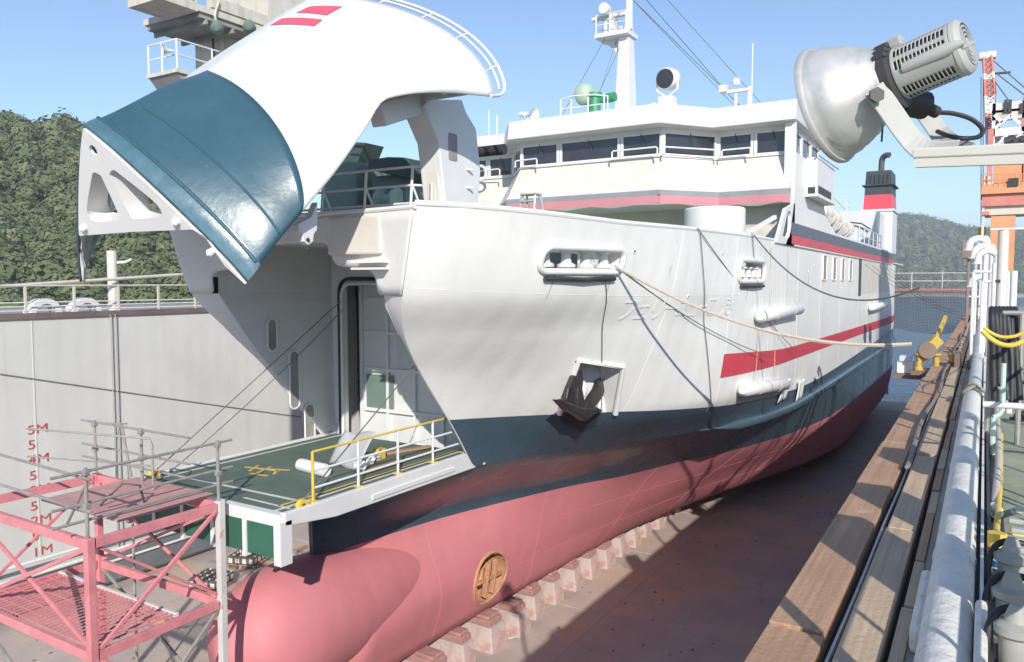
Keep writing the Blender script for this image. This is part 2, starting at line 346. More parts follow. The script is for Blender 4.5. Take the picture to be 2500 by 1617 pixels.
def zb(Y): return pchip([11,14,17,20,24,33,51,69,73],[7.55,7.5,7.4,7.2,6.95,6.7,6.95,7.3,7.35], Y)
def zt(Y): return pchip([11,11.3,13.5,16,24,27,73],[12.06,12.05,11.95,11.88,11.9,11.9,11.9], Y)
def HIT(dx, dy):
    "where a line of sight meets the starboard side of the hull"
    d = FW+(dx*S-CX)/F*RT-(dy*S-CY)/F*UP; lo, hi = 5, 120; prev = None
    for t in np.arange(5, 110, .25):
        p = CAM+t*d
        if p[1] < 10.5: continue
        z = p[2]; ey = edgeY(min(max(z,6.2),12.1))
        if p[1] >= ey and p[0]-XC <= (hw(p[1], z) if z > 6.2 else hl(p[1], z)):
            a, b = t-.25, t
            for _ in range(25):
                m_ = (a+b)/2; q = CAM+m_*d
                if q[0]-XC <= (hw(q[1], q[2]) if q[2] > 6.2 else hl(q[1], q[2])): b = m_
                else: a = m_
            return CAM+b*d
    return None
def SIDE(Y, z, off=0):
    "point on the starboard shell, pushed out along the normal"
    f = hw if z > 6.2 else hl
    p = V((XC+f(Y, z), Y, z))
    if off:
        a = V((f(Y+.1,z)-f(Y-.1,z), .2, 0)); b = V((f(Y,z+.05)-f(Y,z-.05), 0, .1)); n = nrm(np.cross(a, b)); n = n if n[0] > 0 else -n; p = p+n*off
    return p
ferry = thing('ferry', (XC, 40, 1.05), 'white ferry with petrol blue band and red bottom standing on keel blocks', 'ship')
# openings in the starboard side: (Y0, Y1, z0, z1)
p1, p2 = HIT(1270,565), HIT(1440,628); p3, p4 = HIT(1718,610), HIT(1774,655)
FAIR = [(p1[1], p2[1], 10.86, 11.30), (p3[1], p4[1], 10.66, 11.2)]
a1, a2, a3, a4 = HIT(1300,962), HIT(1345,838), HIT(1448,852), HIT(1430,962)
POCK = [a1, a2, a3, a4]
def inside(poly, y, z):
    c = False; n = len(poly)
    for i in range(n):
        (y1,z1),(y2,z2) = poly[i], poly[i-1]
        if (z1 > z) != (z2 > z) and y < (y2-y1)*(z-z1)/(z2-z1)+y1: c = not c
    return c
pockpoly = [(p[1], p[2]) for p in POCK]
fairpoly = [rrect(a, b, c, d, (d-c)*.42) for a, b, c, d in FAIR]
US = [0,.01]+list(np.linspace(.02, 1, 150)); 
def shell(r0, r1, nr, fine=None):
    rows = []
    for k in range(nr+1):
        row = []
        for u in US:
            z = 9.; 
            Y = edgeY(9)+u*(30-edgeY(9))
            for _ in range(4):
                z = r0(Y)+(r1(Y)-r0(Y))*k/nr; Y = edgeY(min(max(z,6.2),12.1))+u*(30-edgeY(min(max(z,6.2),12.1)))
            row.append((XC+hw(Y, z), Y, z))
        for Y in list(np.arange(31, 72.5, 1.2))+[72.5]:
            z = r0(Y)+(r1(Y)-r0(Y))*k/nr; row.append((XC+hw(Y, z), Y, z))
        rows.append(row)
    return rows
G = shell(zb, zt, 46)
def keepf(i, j):
    y = (G[i][j][1]+G[i+1][j+1][1])/2; z = (G[i][j][2]+G[i+1][j+1][2])/2
    return not (inside(pockpoly, y, z) or any(inside(p, y, z) for p in fairpoly))
MB().grid(G, keep=keepf).build('side_plating', hullw, ferry, smooth=True)
m2 = MB().grid(G); m2.v = [(2*XC-x, y, z) for x, y, z in m2.v]; m2.build('side_plating', hullw, ferry, smooth=True)
G2 = shell(lambda Y: 6.2, zb, 10)
def keepp(i, j):
    y = (G2[i][j][1]+G2[i+1][j+1][1])/2; z = (G2[i][j][2]+G2[i+1][j+1][2])/2
    return not inside(pockpoly, y, z)
MB().grid(G2, keep=keepp).build('blue_band', bluehull, ferry, smooth=True)
m2 = MB().grid(G2); m2.v = [(2*XC-x, y, z) for x, y, z in m2.v]; m2.build('blue_band', bluehull, ferry, smooth=True)
YL = [12.2,12.35,12.6,13]+list(np.arange(13.5, 40, .5))+list(np.arange(40, 72.6, 1.5))+[72.5]
def low(z0, z1, n): return [[(XC+hl(Y, z0+(z1-z0)*k/n), Y, z0+(z1-z0)*k/n) for Y in YL] for k in range(n+1)]
TC = HIT(1142,1345)                                     # bow thruster tunnel
B0 = low(1.05, 4.4, 34)
YF = [Y for Y in np.arange(12.2, 40, .12)]
B0 = [[(XC+hl(Y, 1.05+3.35*k/40), Y, 1.05+3.35*k/40) for Y in YF] for k in range(41)]
keep_t = lambda i, j: math.hypot(B0[i][j][1]-TC[1]+.06, (B0[i][j][2]-TC[2]+.04)) > .70
mb = MB().grid(B0, keep=keep_t)
mb.grid([[(XC+hl(Y, 1.05+3.35*k/20), Y, 1.05+3.35*k/20) for Y in [YF[-1]]+list(np.arange(41, 72.6, 1.5))+[72.5]] for k in range(21)])
mb.build('bottom_plating', red, ferry, smooth=True)
m2 = MB().grid(low(1.05,4.4,20)); m2.v = [(2*XC-x, y, z) for x, y, z in m2.v]; m2.build('bottom_plating', red, ferry, smooth=True)
MB().grid([[(XC+s_*hl(Y,1.05), Y, 1.05) for Y in YL] for s_ in (-1,1)]).build('flat_keel', red, ferry)
MB().grid(low(4.4,6.2,10)).mirror().build('boot_top', bluehull, ferry, smooth=True)
MB().grid([[(XC+s_*hl(Y,6.2), Y, 6.2) for Y in YL] for s_ in (-1,1)]).build('car_deck', deckgreen, ferry)
MB().grid([[(XC+s_*hw(72.5,z), 72.5, z) for s_ in (-1,1)] for z in (1.05,4,6.2,9,11.9)]).build('transom', hullw, ferry)
# bulbous bow
prof = []
nb = 26
rows = []
for k in range(nb+1):
    t = k/nb; Y = 9.55+t*9.5
    r_ = 1.28*math.sqrt(max(0, 1-(1-min(1, t*9.5/1.9))**2.2)) if t*9.5 < 1.9 else 1.28*(1-.9*min(1,(t*9.5-1.9)/7.6)**1.6)
    zc = 3.15-.35*max(0, t-.25); sx = 1.0-.10*t
    rows.append([(XC+r_*sx*math.cos(a), Y, zc+r_*1.08*math.sin(a)) for a in np.linspace(0, 2*math.pi, 33)[:-1]])
MB().grid(rows, closed=True).build('bulbous_bow', red, ferry, smooth=True)
MB().beam((XC,12.2,4.1),(XC,12.12,6.2),.12,.16,(0,1,0)).build('stem_bar', bluehull, ferry)
# thruster tunnel: rim, tube, guard bars
tun = MB(); nn = nrm((1,-.12,-.35)); T0 = V((XC+hl(TC[1],TC[2]), TC[1], TC[2]))
ring = []
for a in np.linspace(0, 2*math.pi, 37)[:-1]:
    Y = TC[1]+.74*math.cos(a); z = TC[2]+.74*math.sin(a); ring.append(V((XC+hl(Y,z), Y, z)))
thr = MB().tube(ring, .045, 8, closed=True).build('thruster_tunnel', sandm, ferry, smooth=True)
MB().grid([[tuple(p) for p in ring], [(XC+.3, p[1], p[2]) for p in ring]], closed=True).build('tunnel_wall', sandm, thr, loc=(0,0,0), smooth=True)
MB().prism([(.78*math.cos(a), .78*math.sin(a)) for a in np.linspace(0,2*math.pi,25)[:-1]], (XC+.32,TC[1],TC[2]), (0,1,0),(0,0,1), .04).build('tunnel_back', sandm, thr, loc=(0,0,0))
for k in (-.18,.2):
    MB().beam(V((T0[0]-.12,TC[1]+k,TC[2]-.5)), V((T0[0]+.03,TC[1]+k,TC[2]+.5)), .05,.16).build('guard_bar', sandm, thr, loc=(0,0,0))
MB().beam(V((T0[0]-.06,TC[1]-.52,TC[2]+.02)), V((T0[0]+.02,TC[1]+.5,TC[2]+.02)), .07,.09).build('guard_bar', sandm, thr, loc=(0,0,0))
# front of the forecastle: flange strips and plate above the bow opening
EZ = [6.18,7.4,8.54,9.51,10.1,10.35]; EYv = [15.1,14.09,13.08,12.3,11.87,11.73]; EW = [2.33,2.42,2.42,2.43,2.45,2.5]
mb = MB(); rows = []
for z in np.linspace(6.2, 10.35, 22):
    y, w_ = pchip(EZ, EYv, z), pchip(EZ, EW, z); Yo = edgeY(z); wo = hw(Yo, z); rows.append([(XC+w_, y+.02, z), (XC+(w_+wo)/2, (y+Yo)/2-.03, z), (XC+wo, Yo, z)])
mb.grid(rows).build('bow_flange', white, ferry, smooth=True)
m2 = MB().grid(rows); m2.v = [(2*XC-x, y, z) for x, y, z in m2.v]; m2.build('bow_flange', white, ferry, smooth=True)
rows = []
def zlow(w_): return pchip([0,.95,1.1,1.2,1.35,2.15,2.35,2.46,2.5,9],[11.42,11.42,11.36,11.1,10.95,10.86,10.76,10.55,10.36,10.36], abs(w_))
for k in range(9):
    row = []
    for s_ in np.linspace(-1, 1, 81):
        w0 = s_*3.2; z = zlow(w0)+(11.95-zlow(w0))*k/8; Yo = edgeY(z); wo = hw(Yo, z); row.append((XC+wo*s_, Yo+.25*(1-abs(s_)**2.5), z))
    rows.append(row)
MB().grid(rows).build('forecastle_front', white, ferry, smooth=True, solid=.03)
rows = [[(XC+w_*s_, 11.75+d, z) for s_ in (-1,1)] for d, z, w_ in ((.15,11.5,2.52),(2.2,11.5,2.52),(3.75,11.5,2.52))]
MB().grid(rows).build('opening_head', white, ferry)
# recessed bulkhead, cheek walls and inner door of the bow opening
for s_ in (-1, 1):
    MB().grid([[(XC+s_*pchip(EZ,EW,z), pchip(EZ,EYv,z), z), (XC+s_*(pchip(EZ,EW,z)+.02), 16.3, z)] for z in EZ+[10.9,11.5]]).build('opening_cheek', white, ferry)
dk = MB().b2((XC-2.5,15.35,6.2),(XC-2.05,15.5,11.5)).b2((XC+2.05,15.35,6.2),(XC+2.5,15.5,11.5)).b2((XC-2.05,15.35,10.55),(XC+2.05,15.5,11.5)).build('bow_bulkhead', white, ferry)
fr = [(XC+a, 15.32, 6.25+b) for a, b in rrect(-2.17, 2.17, -.4, 4.45, .35)]
MB().tube(fr, .05, 8, closed=True).build('door_seal', black, dk, loc=(0,0,0), smooth=True)
fr = [(XC+a, 15.28, 6.25+b) for a, b in rrect(-2.05, 2.05, -.5, 4.32, .33)]
MB().tube(fr, .045, 8, closed=True).build('door_frame', white2, dk, loc=(0,0,0), smooth=True)
pn = MB().b2((XC-2.0,15.9,6.2),(XC+2.0,16.0,10.6)).build('inner_door', white, ferry)
for k in range(5):
    MB().b2((XC-1.9+k*.92,15.82,6.3),(XC-1.82+k*.92,15.9,10.5)).build('door_rib', white2, pn, loc=(0,0,0))
for z in (7.1,8.2,9.2,10.1): MB().b2((XC-1.75,15.8,z),(XC+1.75,15.9,z+.09)).build('door_rib', white2, pn, loc=(0,0,0))
MB().b2((XC-1.7,15.84,7.2),(XC-.75,15.87,8.1)).build('door_panel', drabgreen, pn, loc=(0,0,0))
MB().b2((XC-.6,15.84,8.35),(XC+.2,15.87,9.15)).build('door_panel', greyplate, pn, loc=(0,0,0))
MB().b2((XC-1.85,15.2,6.2),(XC+1.85,15.36,6.34)).build('door_sill', greenm, dk, loc=(0,0,0))
# slot recesses in the port cheek wall, drawn as flat grey plates
for y, z, h_, ww in ((13.9,8.1,1.5,.32),(14.4,6.9,1.0,.34),(13.2,9.3,.8,.30)):
    poly = rrect(y-ww/2, y+ww/2, z-h_/2, z+h_/2, .14)
    MB().prism(poly, (XC-2.42,0,0), (0,1,0), (0,0,1), .025).build('cheek_slot', under, ferry)
    MB().tube([(XC-2.39, a, b) for a, b in poly], .025, 6, closed=True).build('slot_rim', white2, ferry, smooth=True)
# bulwark cap, foredeck
mb = MB(); top = [tuple(V((XC+hw(Y,zt(Y))-.04, Y, zt(Y)+.02))) for Y in np.linspace(11.3, 27, 40)]
MB().tube(top, .06, 8).build('bulwark_cap', white2, ferry, smooth=True)
MB().tube([(2*XC-x,y,z) for x,y,z in top], .06, 8).build('bulwark_cap', white2, ferry, smooth=True)
MB().tube([(XC+3.7*s_, edgeY(12.05)+.25*(1-abs(s_)**2.5), 12.0) for s_ in np.linspace(-1,1,25)], .05, 8).build('bulwark_cap', white2, ferry, smooth=True)
YD = list(np.linspace(15.55, 30, 24))+[40,72.4]
for s_ in (-1,1): MB().grid([[(XC+s_*2.6, Y, 10.74) for Y in np.linspace(12.6,15.55,8)], [(XC+s_*(hw(Y,10.7)-.05), Y, 10.74) for Y in np.linspace(12.6,15.55,8)]]).build('side_deck', M('foredeck_green', (.20,.28,.22), .7, var=.15), ferry)
MB().b2((XC-2.6,12.0,11.51),(XC+2.6,15.55,11.56)).build('forecastle_deck', M('foredeck_green', (.20,.28,.22)), ferry)
MB().b2((XC-2.6,15.51,10.75),(XC+2.6,15.55,11.51)).build('deck_riser', white2, ferry)
MB().grid([[(XC+s_*(hw(Y,10.7)-.05), Y, 10.75) for Y in YD] for s_ in (-1,1)]).build('foredeck', M('foredeck_green', (.20,.28,.22), .7, var=.15), ferry)
# inner face of the bulwarks
for s_ in (-1,1):
    G3 = [[(XC+s_*(hw(Y,z)-.18), Y, z) for Y in np.linspace(12, 30, 60)] for z in (10.75,10.83,10.95,11.1,11.25,11.33,11.5,zt(20))]
    if s_ == 1:
        kk = lambda i, j: not any(a-.05 < (G3[i][j][1]+G3[i][j+1][1])/2 < b+.05 and c-.03 < (G3[i][j][2]+G3[i+1][j][2])/2 < d+.03 for a, b, c, d in FAIR)
        MB().grid(G3, keep=kk).build('bulwark_inner', white2, ferry)
    else: MB().grid(G3).build('bulwark_inner', white2, ferry)
# fairleads with rollers
for (y0,y1,z0,z1), poly in zip(FAIR, fairpoly):
    fl_ = MB().tube([SIDE(a, b, .02) for a, b in rrect(y0-.03,y1+.03,z0-.03,z1+.03,(z1-z0)*.46,7)], .075, 10, closed=True).build('fairlead', white2, ferry, smooth=True)
    inn = [SIDE(a, b, 0) for a, b in rrect(y0-.03,y1+.03,z0-.03,z1+.03,(z1-z0)*.46,7)]
    MB().grid([[tuple(p) for p in inn], [tuple(p-V((.5,0,0))) for p in inn]], closed=True).build('fairlead_liner', white2, fl_, loc=(0,0,0), smooth=True)
    n_ = 4 if y1-y0 > 1.4 else 2
    for k in range(n_):
        y = y0+(y1-y0)*(k+.5)/n_; c = SIDE(y, z0, -.22)
        MB().lathe([(0,0),(.20,0),(.20,.06),(.12,.1),(.10,.2),(.11,.3),(.17,.34),(.17,.38),(0,.38)], c, n=16).build('roller', white2 if k % 2 else greyplate, fl_, loc=(0,0,0), smooth=True)
    MB().b2(SIDE(y0+.3,z0,-1.4)*[1,1,0]+V((0,0,10.76)), SIDE(y1-.3,z0,-1.0)*[1,1,0]+V((.0,0,11.25))).build('winch_base', drabgreen, ferry)
    MB().tube([SIDE(y0+.15, z0-.16, .06), SIDE((y0+y1)/2, z0-.17, .10), SIDE(y1-.15, z0-.16, .06)], .05, 8).build('chafe_bar', darksteel, fl_, loc=(0,0,0), smooth=True)
# rubbing strake
MB().tube([SIDE(Y, 6.2+.0, .05) if Y > 23 else SIDE(Y, 6.2, .05-.1*(23-Y)) for Y in np.linspace(22.3, 72, 60)], [.04]*2+[.16]*58, 12).build('rubbing_strake', bluehull, ferry, smooth=True)
# vertical weld beads and plate seams on the bow
for Y in (15.2,):
    pass
for z in (10.25,):
    MB().tube([SIDE(Y, z+.25*math.exp(-(Y-11.5)/3), .0) for Y in np.linspace(13.2 if z < 9 else 11.6, 29, 40)], .006, 5).build('plate_seam', hullw, ferry, smooth=True)
for Y in (17.9, 21.2, 24.5, 28.6, 33.0, 38, 44, 51):
    MB().tube([SIDE(Y+.02*(z-9), z, .0) for z in np.linspace(zb(Y)+.02, 11.85, 20)], .006, 5).build('plate_seam', hullw, ferry, smooth=True)
# red stripe along the side, laid on the shell
def decal(name, f0, f1, Ys, m, off=.022):
    return MB().grid([[tuple(SIDE(Y, f0(Y)+(f1(Y)-f0(Y))*k/4, off)) for Y in Ys] for k in range(5)]).build(name, m, ferry, smooth=True)
s0 = HIT(1683,823); s1 = HIT(1688,876)
zt_s = lambda Y: pchip([s0[1],28,72],[s0[2],8.38,8.15],Y); zb_s = lambda Y: pchip([s0[1],28,72],[s1[2],7.92,7.62],Y)
decal('red_stripe', zb_s, zt_s, np.linspace(s0[1], 71.5, 70), redstripe)
for Y in (15.5,19.8,24.4,29.2,34.5):
    MB().tube([V((XC+hl(Y,z)+.004, Y, z)) for z in np.linspace(1.3,4.35,24)], .0045, 5).build('bottom_seam', red, ferry, smooth=True)
for z in (2.3,3.4):
    MB().tube([V((XC+hl(Y,z)+.004, Y, z)) for Y in np.linspace(16.5,44,50)], .0045, 5).build('bottom_seam', red, ferry, smooth=True)
k0, k1 = HIT(1815,1050), HIT(1885,1025)
MB().prism([(k0[1]-.3,k0[2]),(k1[1],k1[2]),(k1[1]+.3,k1[2]-.55),(k0[1]+.4,k0[2]-.35)], (k0[0]-.1,0,0), (.18,1,0), (0,0,1), .04).build('stabiliser_fin', red, ferry)
for k, (dx, dy, L_) in enumerate([(1290,640,.5),(1420,648,.35),(1738,668,.4),(1600,700,.25),(1500,965,.0),(1880,640,.5),(1560,620,.2)]):
    p = HIT(dx, dy); q_ = .05
    if L_: MB().grid([[tuple(SIDE(p[1]+(j-.5)*(.05-.035*i/6), p[2]-L_*i/6, .006)) for j in (0,1)] for i in range(7)]).build('rust_run', M('pale_rust_run',(.56,.47,.38),.7,var=.15,scale=9), ferry)
for dx, dy in ((1600,690),(1880,632),(1475,585),(1680,590)):
    p = HIT(dx, dy); MB().lathe([(.035,0),(.05,0),(.05,.02),(.035,.02)], SIDE(p[1],p[2],.0), SIDE(p[1],p[2],1)-SIDE(p[1],p[2],0), 12).build('scupper', white2, ferry)
    MB().lathe([(0,.004),(.035,.004)], SIDE(p[1],p[2],.0), SIDE(p[1],p[2],1)-SIDE(p[1],p[2],0), 12).build('scupper_hole', darksteel, ferry)
# ship's name: raised white letters on the bow
def text_mesh(body, size):
    cu = bpy.data.curves.new('txt', 'FONT'); cu.body = body; cu.size = size; cu.fill_mode = 'FRONT'; o = bpy.data.objects.new('txt', cu); COL.objects.link(o)
    dg = bpy.context.evaluated_depsgraph_get(); me = bpy.data.meshes.new_from_object(o.evaluated_get(dg)); bpy.data.objects.remove(o)
    vs = [v.co[:] for v in me.vertices]; fs = [tuple(p.vertices) for p in me.polygons]; bpy.data.meshes.remove(me); return vs, fs
n0, n1 = HIT(1462,660), HIT(1700,672)
for k, ch in enumerate('フェリーニューこしき'):
    vs_, fs_ = text_mesh(ch, .62); mb = MB(); y = n0[1]+(n1[1]-n0[1])*k/9.5
    if vs_:
        mb.add([SIDE(y+v[0], 9.75+v[1], .02) for v in vs_], fs_); mb.build('name_letter', M('bright_white_letter', (.84,.84,.83), .3, var=.02), ferry)
# anchor pocket
pk = MB().tube([SIDE(p[1], p[2], .02) for p in (POCK[0], POCK[1], POCK[2], POCK[3])], .075, 8).build('anchor_pocket', white2, ferry, smooth=False)
q = [V(p) for p in POCK]; dpt = V((-.75,.15,0)); qi = [p+dpt*(1.0 if p[2] > 8 else .35) for p in q]
pm = MB()
for i in range(4):
    j = (i+1) % 4
    if i == 3: continue
    pm.add([q[i], q[j], qi[j], qi[i]], [(0,1,2,3)])
pm.add(qi, [(0,1,2,3)]); pm.build('pocket_lining', white2, pk, loc=(0,0,0))
pm = MB(); lowp = [V(POCK[0])+V((-.05,-.1,.02)), V(POCK[3])+V((-.05,.1,.02))]
pm.build('pocket_sill', bluehull, pk, loc=(0,0,0)) if False else None
# ------------------------------------------------------------------ bow visor, raised about its hinge
HY, HZ, TH = 15.3, 13.66, R(64)
def up_(p):
    y, z = p[1]-HY, p[2]-HZ; c, s = math.cos(TH), math.sin(TH)
    return V((p[0], HY+c*y+s*z, HZ-s*y+c*z))
VS = [(12.21,6.23),(12.16,6.8),(12.07,7.46),(11.96,8.19),(11.92,8.92),(11.76,9.66),(11.5,10.86),(11.28,12.02),(11.2,12.45)]
VE = [(2.44,15.04,6.19),(2.7,14.66,6.79),(2.9,14.33,7.44),(3.2,13.92,8.15),(3.5,13.42,8.87),(3.7,13.07,9.42),(3.9,13.11,9.79),(4.1,13.2,10.15),(4.3,13.44,10.9),(4.6,13.67,11.43)]
ts_s = [(p[1]-6.23)/(12.45-6.23) for p in VS]; ts_e = [(p[2]-6.19)/(11.43-6.19) for p in VE]
def vis(a, t, off=0):
    "closed-position point: a=0 edge .. 1 stem, t=0 bottom .. 1 top (starboard half)"
    Ys = pchip(ts_s, [p[0] for p in VS], t)+pchip([0,.2,.315,.43,.55,.74,.93,1],[0,.01,.03,.06,.06,.04,.01,0],t); zs = pchip(ts_s, [p[1] for p in VS], t)
    we, Ye, ze = [pchip(ts_e, [p[k] for p in VE], t) for k in range(3)]
    q_ = min(1,t/.3)**.8; mm = 1.12+.2*q_+.5*t; kk = 1.08+.3*q_; x = math.sin(a*math.pi/2)**(1/ (1+.0*t)) if a < 1 else 1.0; ww = max(0.0, 1-x**mm)**(1/kk)
    p = V((XC+(we+off)*ww, Ye+(Ys-Ye)*x-off*x, ze+(zs-ze)*x)); return p
def tb(a): return .237+(.45-.237)*(a**.72)
AA = list(np.linspace(0, 1, 41))
visor = None
def vgrid(t0, t1, n, off=0): return [[tuple(up_(vis(a, t0(a)+(t1(a)-t0(a))*k/n, off))) for a in AA] for k in range(n+1)]
visor = MB().grid(vgrid(tb, lambda a: 1, 30)).mirror().build('bow_visor', white, ferry, smooth=True, solid=.05, angle=100, weld=True)
MB().grid(vgrid(lambda a: 0, tb, 14)).mirror().build('visor_lower_shell', blue, visor, loc=(0,0,0), smooth=True, solid=.05, angle=100, weld=True)
# raised edge strake that catches the light along the visor's lower shell
MB().tube([up_(vis(a, .045, .02)) for a in np.linspace(0.02, .97, 30)], .035, 8).build('edge_strake', blue, visor, loc=(0,0,0), smooth=True)
MB().tube([up_(vis(a, .14+.02*a, .012)) for a in np.linspace(0.02, .8, 30)], .022, 8).build('edge_strake', blue, visor, loc=(0,0,0), smooth=True)
MB().grid([[tuple(up_(vis(a, .002+.05*k/3, .012+.02*math.sin(math.pi*k/3)))) for a in AA] for k in range(4)]).mirror().build('visor_rim_band', M('glossy_blue_rim',(.07,.15,.19),.22,var=.2,scale=4,bump=.18,bscale=5,coat=.3), visor, loc=(0,0,0), smooth=True)  # rim band in a lighter, glossier blue than the lower shell
# bottom plate with cut-outs
def holed(outer, holes, fmap, name, m, parent, solid):
    bm = bmesh.new(); loops = [outer]+holes
    for lp in loops:
        vv = [bm.verts.new((a, b, 0)) for a, b in lp]
        for i in range(len(vv)): bm.edges.new((vv[i-1], vv[i]))
    bmesh.ops.triangle_fill(bm, use_beauty=True, use_dissolve=False, edges=bm.edges[:]); bm.verts.index_update()
    mb = MB(); mb.add([fmap(v.co.x, v.co.y) for v in bm.verts], [[v.index for v in f.verts] for f in bm.faces]); bm.free()
    return mb.build(name, m, parent, solid=solid, loc=(0,0,0) if parent is visor else None)
sec = [(vis(a, 0)[0]-XC, vis(a, 0)[1]) for a in np.linspace(0, 1, 22)]
out_ = [(w_*.965, y+.05) for w_, y in sec]
inn_ = [(2.05,14.75),(1.9,14.35),(1.65,14.1),(0,14.08)]
outer = out_+[(-a, b) for a, b in out_[-2::-1]]+[(-a, b) for a, b in inn_[:-1]]+inn_[::-1]
def hole(c): 
    pts = [(.12,13.05),(.28,12.98),(.45,13.1),(.95,13.55),(1.05,13.75),(.92,13.85),(.3,13.85),(.15,13.75)]
    sm = smooth_path([(a,b,0) for a,b in pts+[pts[0]]], 3)[:-1]; return [(c*p[0], p[1]) for p in sm]
bp = holed(outer, [hole(1), hole(-1), [(.0+.09*math.cos(a), 12.62+.09*math.sin(a)) for a in np.linspace(0,2*math.pi,11)[:-1]]],
      lambda a, b: tuple(up_((XC+a, b, 6.24))), 'visor_bottom_plate', white2, visor, .05)
for c in (1,-1):
    h_ = hole(c); MB().grid([[tuple(up_((XC+a, b, 6.24))) for a, b in h_], [tuple(up_((XC+a, b, 6.62))) for a, b in h_]], closed=True).build('cutout_lining', white2, visor, loc=(0,0,0), smooth=True)
for yy, ww in ((12.95,.55),):
    MB().add([up_(p) for p in ((XC-ww,yy,6.3),(XC+ww,yy,6.3),(XC+ww,yy,6.75),(XC-ww,yy,6.75))], [(0,1,2,3)]).build('visor_web', white, visor, loc=(0,0,0), solid=.04)
for c, yy in ((1.35,13.95),(-1.35,13.95),(1.9,14.5)):
    MB().lathe([(.07,0),(.07,.12),(.03,.16),(0,.16)], up_((XC+c,yy,6.24)), up_((0,0,-1))-up_((0,0,0)), 10).build('locking_pin', white2, visor, loc=(0,0,0), smooth=True)
# inner frames of the visor
for t in (.35,.6,.85):
    MB().tube([up_(vis(a, t, -.18)) for a in np.linspace(0,1,20)]+[up_(V((2*XC,0,0))*[1,0,0]+vis(a, t, -.18)*[-1,1,1]) for a in np.linspace(1,0,20)], .06, 6).build('visor_frame', white2, visor, loc=(0,0,0))
MB().grid([[tuple(up_(vis(a, .93, -.05))) for a in np.linspace(0,1,24)], [tuple(up_(vis(a,.93,-.05)*[-1,1,1]+V((2*XC,0,0)))) for a in np.linspace(0,1,24)]]).build('visor_deck', white, visor, loc=(0,0,0), solid=.05)
# handrail along the visor's top edge
upc = up_((0,0,1))-up_((0,0,0))
for hgt, r_ in ((.42,.032),(.20,.024)):
    pts = [up_(vis(a, 1, 0))+upc*hgt for a in np.linspace(.02, 1, 26)]
    if hgt > .3: pts = [up_(vis(0,1))+V((.02,-.15,-.02)), up_(vis(0,1))+upc*.2+V((.0,.0,-.03)), up_(vis(0,1))+upc*.36]+pts
    MB().tube(smooth_path(pts,2), r_, 8).build('visor_handrail', white2, visor, loc=(0,0,0), smooth=True)
for a in (.12,.3,.45,.62,.8): MB().cyl(up_(vis(a,1)), up_(vis(a,1))+upc*.42, .02, 6).build('rail_post', white2, visor, loc=(0,0,0))
# red company flashes near the stem
VG = [(a, t, up_(vis(a, t))) for a in np.linspace(0,1,70) for t in np.linspace(.4,1,70)]
VP = []
for a, t, p in VG:
    v = p-CAM; d = v@FW; VP.append(((CX+F*(v@RT)/d)/S, (CY-F*(v@UP)/d)/S))
VP = V(VP)
def VHIT(dx, dy):
    i = int(np.argmin((VP[:,0]-dx)**2+(VP[:,1]-dy)**2)); return VG[i][0], VG[i][1]
def flash(c):
    q = [V(VHIT(*p)) for p in c]; rows = []
    for i in range(11):
        u = i/10; lo_ = q[0]*(1-u)+q[1]*u; hi_ = q[3]*(1-u)+q[2]*u
        rows.append([tuple(up_(vis(min(.995,(lo_*(1-k/4)+hi_*k/4)[0]), min(.995,(lo_*(1-k/4)+hi_*k/4)[1]), .012))) for k in range(5)])
    MB().grid(rows).build('red_flash', M('visor_red', (.70,.10,.15), .35, var=.05), visor, loc=(0,0,0), smooth=True)
flash([(690,30),(760,37),(795,18),(720,18)]); flash([(628,60),(730,62),(752,46),(655,45)])
# hinge arms and their pedestals
for side in (1,-1):
    x0 = 2.75; mb = MB()
    pl = [(1035,470),(1028,400),(1020,330),(985,245),(1000,232),(1075,232),(1085,262),(1108,300),(1118,400),(1112,470)]
    pts = [ON(a, b, 0, XC+3.3) for a, b in pl]; poly = [(p[1], p[2]) for p in pts]; poly = [(poly[0][0],10.75)]+poly+[(poly[-1][0]+.1,10.75)]
    xx = XC+3.3 if side == 1 else XC-2.75
    arm = mb.prism(poly, (xx,0,0), (0,1,0), (0,0,1), -.55 if False else .0001).build('tmp', white) if False else None
    mb.prism(poly, (xx-.55,0,0), (0,1,0), (0,0,1), .55); arm = mb.build('hinge_arm', white2, ferry, bevel=.03)
    y0 = poly[1][0]
    rec = rrect(y0+.12, y0+.42, 13.1, 13.65, .05); MB().prism(rec, (xx+.001,0,0), (0,1,0), (0,0,1), .01).build('arm_recess', under, arm, loc=(0,0,0))
    MB().b2((xx-.4,y0-.1,12.05),(xx-.12,y0-.02,12.85)).build('arm_panel', cream, arm, loc=(0,0,0))
    MB().cyl((xx-.25,y0-.16,11.3),(xx-.25,y0-.1,12.6), .06, 10).build('hydraulic_ram', alu, arm, loc=(0,0,0), smooth=True)
    MB().cyl((xx-.75,HY-.6,HZ-.1),(xx+.2,HY-.6,HZ-.1), .12, 12).build('hinge_pin', darksteel, arm, loc=(0,0,0), smooth=True)
    # upper link from the pedestal into the visor
    e0 = V((xx-.27, poly[5][0], poly[5][1])); e1 = up_(V((xx-.27, 13.4, 9.8)))
    MB().beam(e0+V((0,.35,.1)), e1, .35, .42).build('arm_link', white2, arm, loc=(0,0,0), bevel=.03)
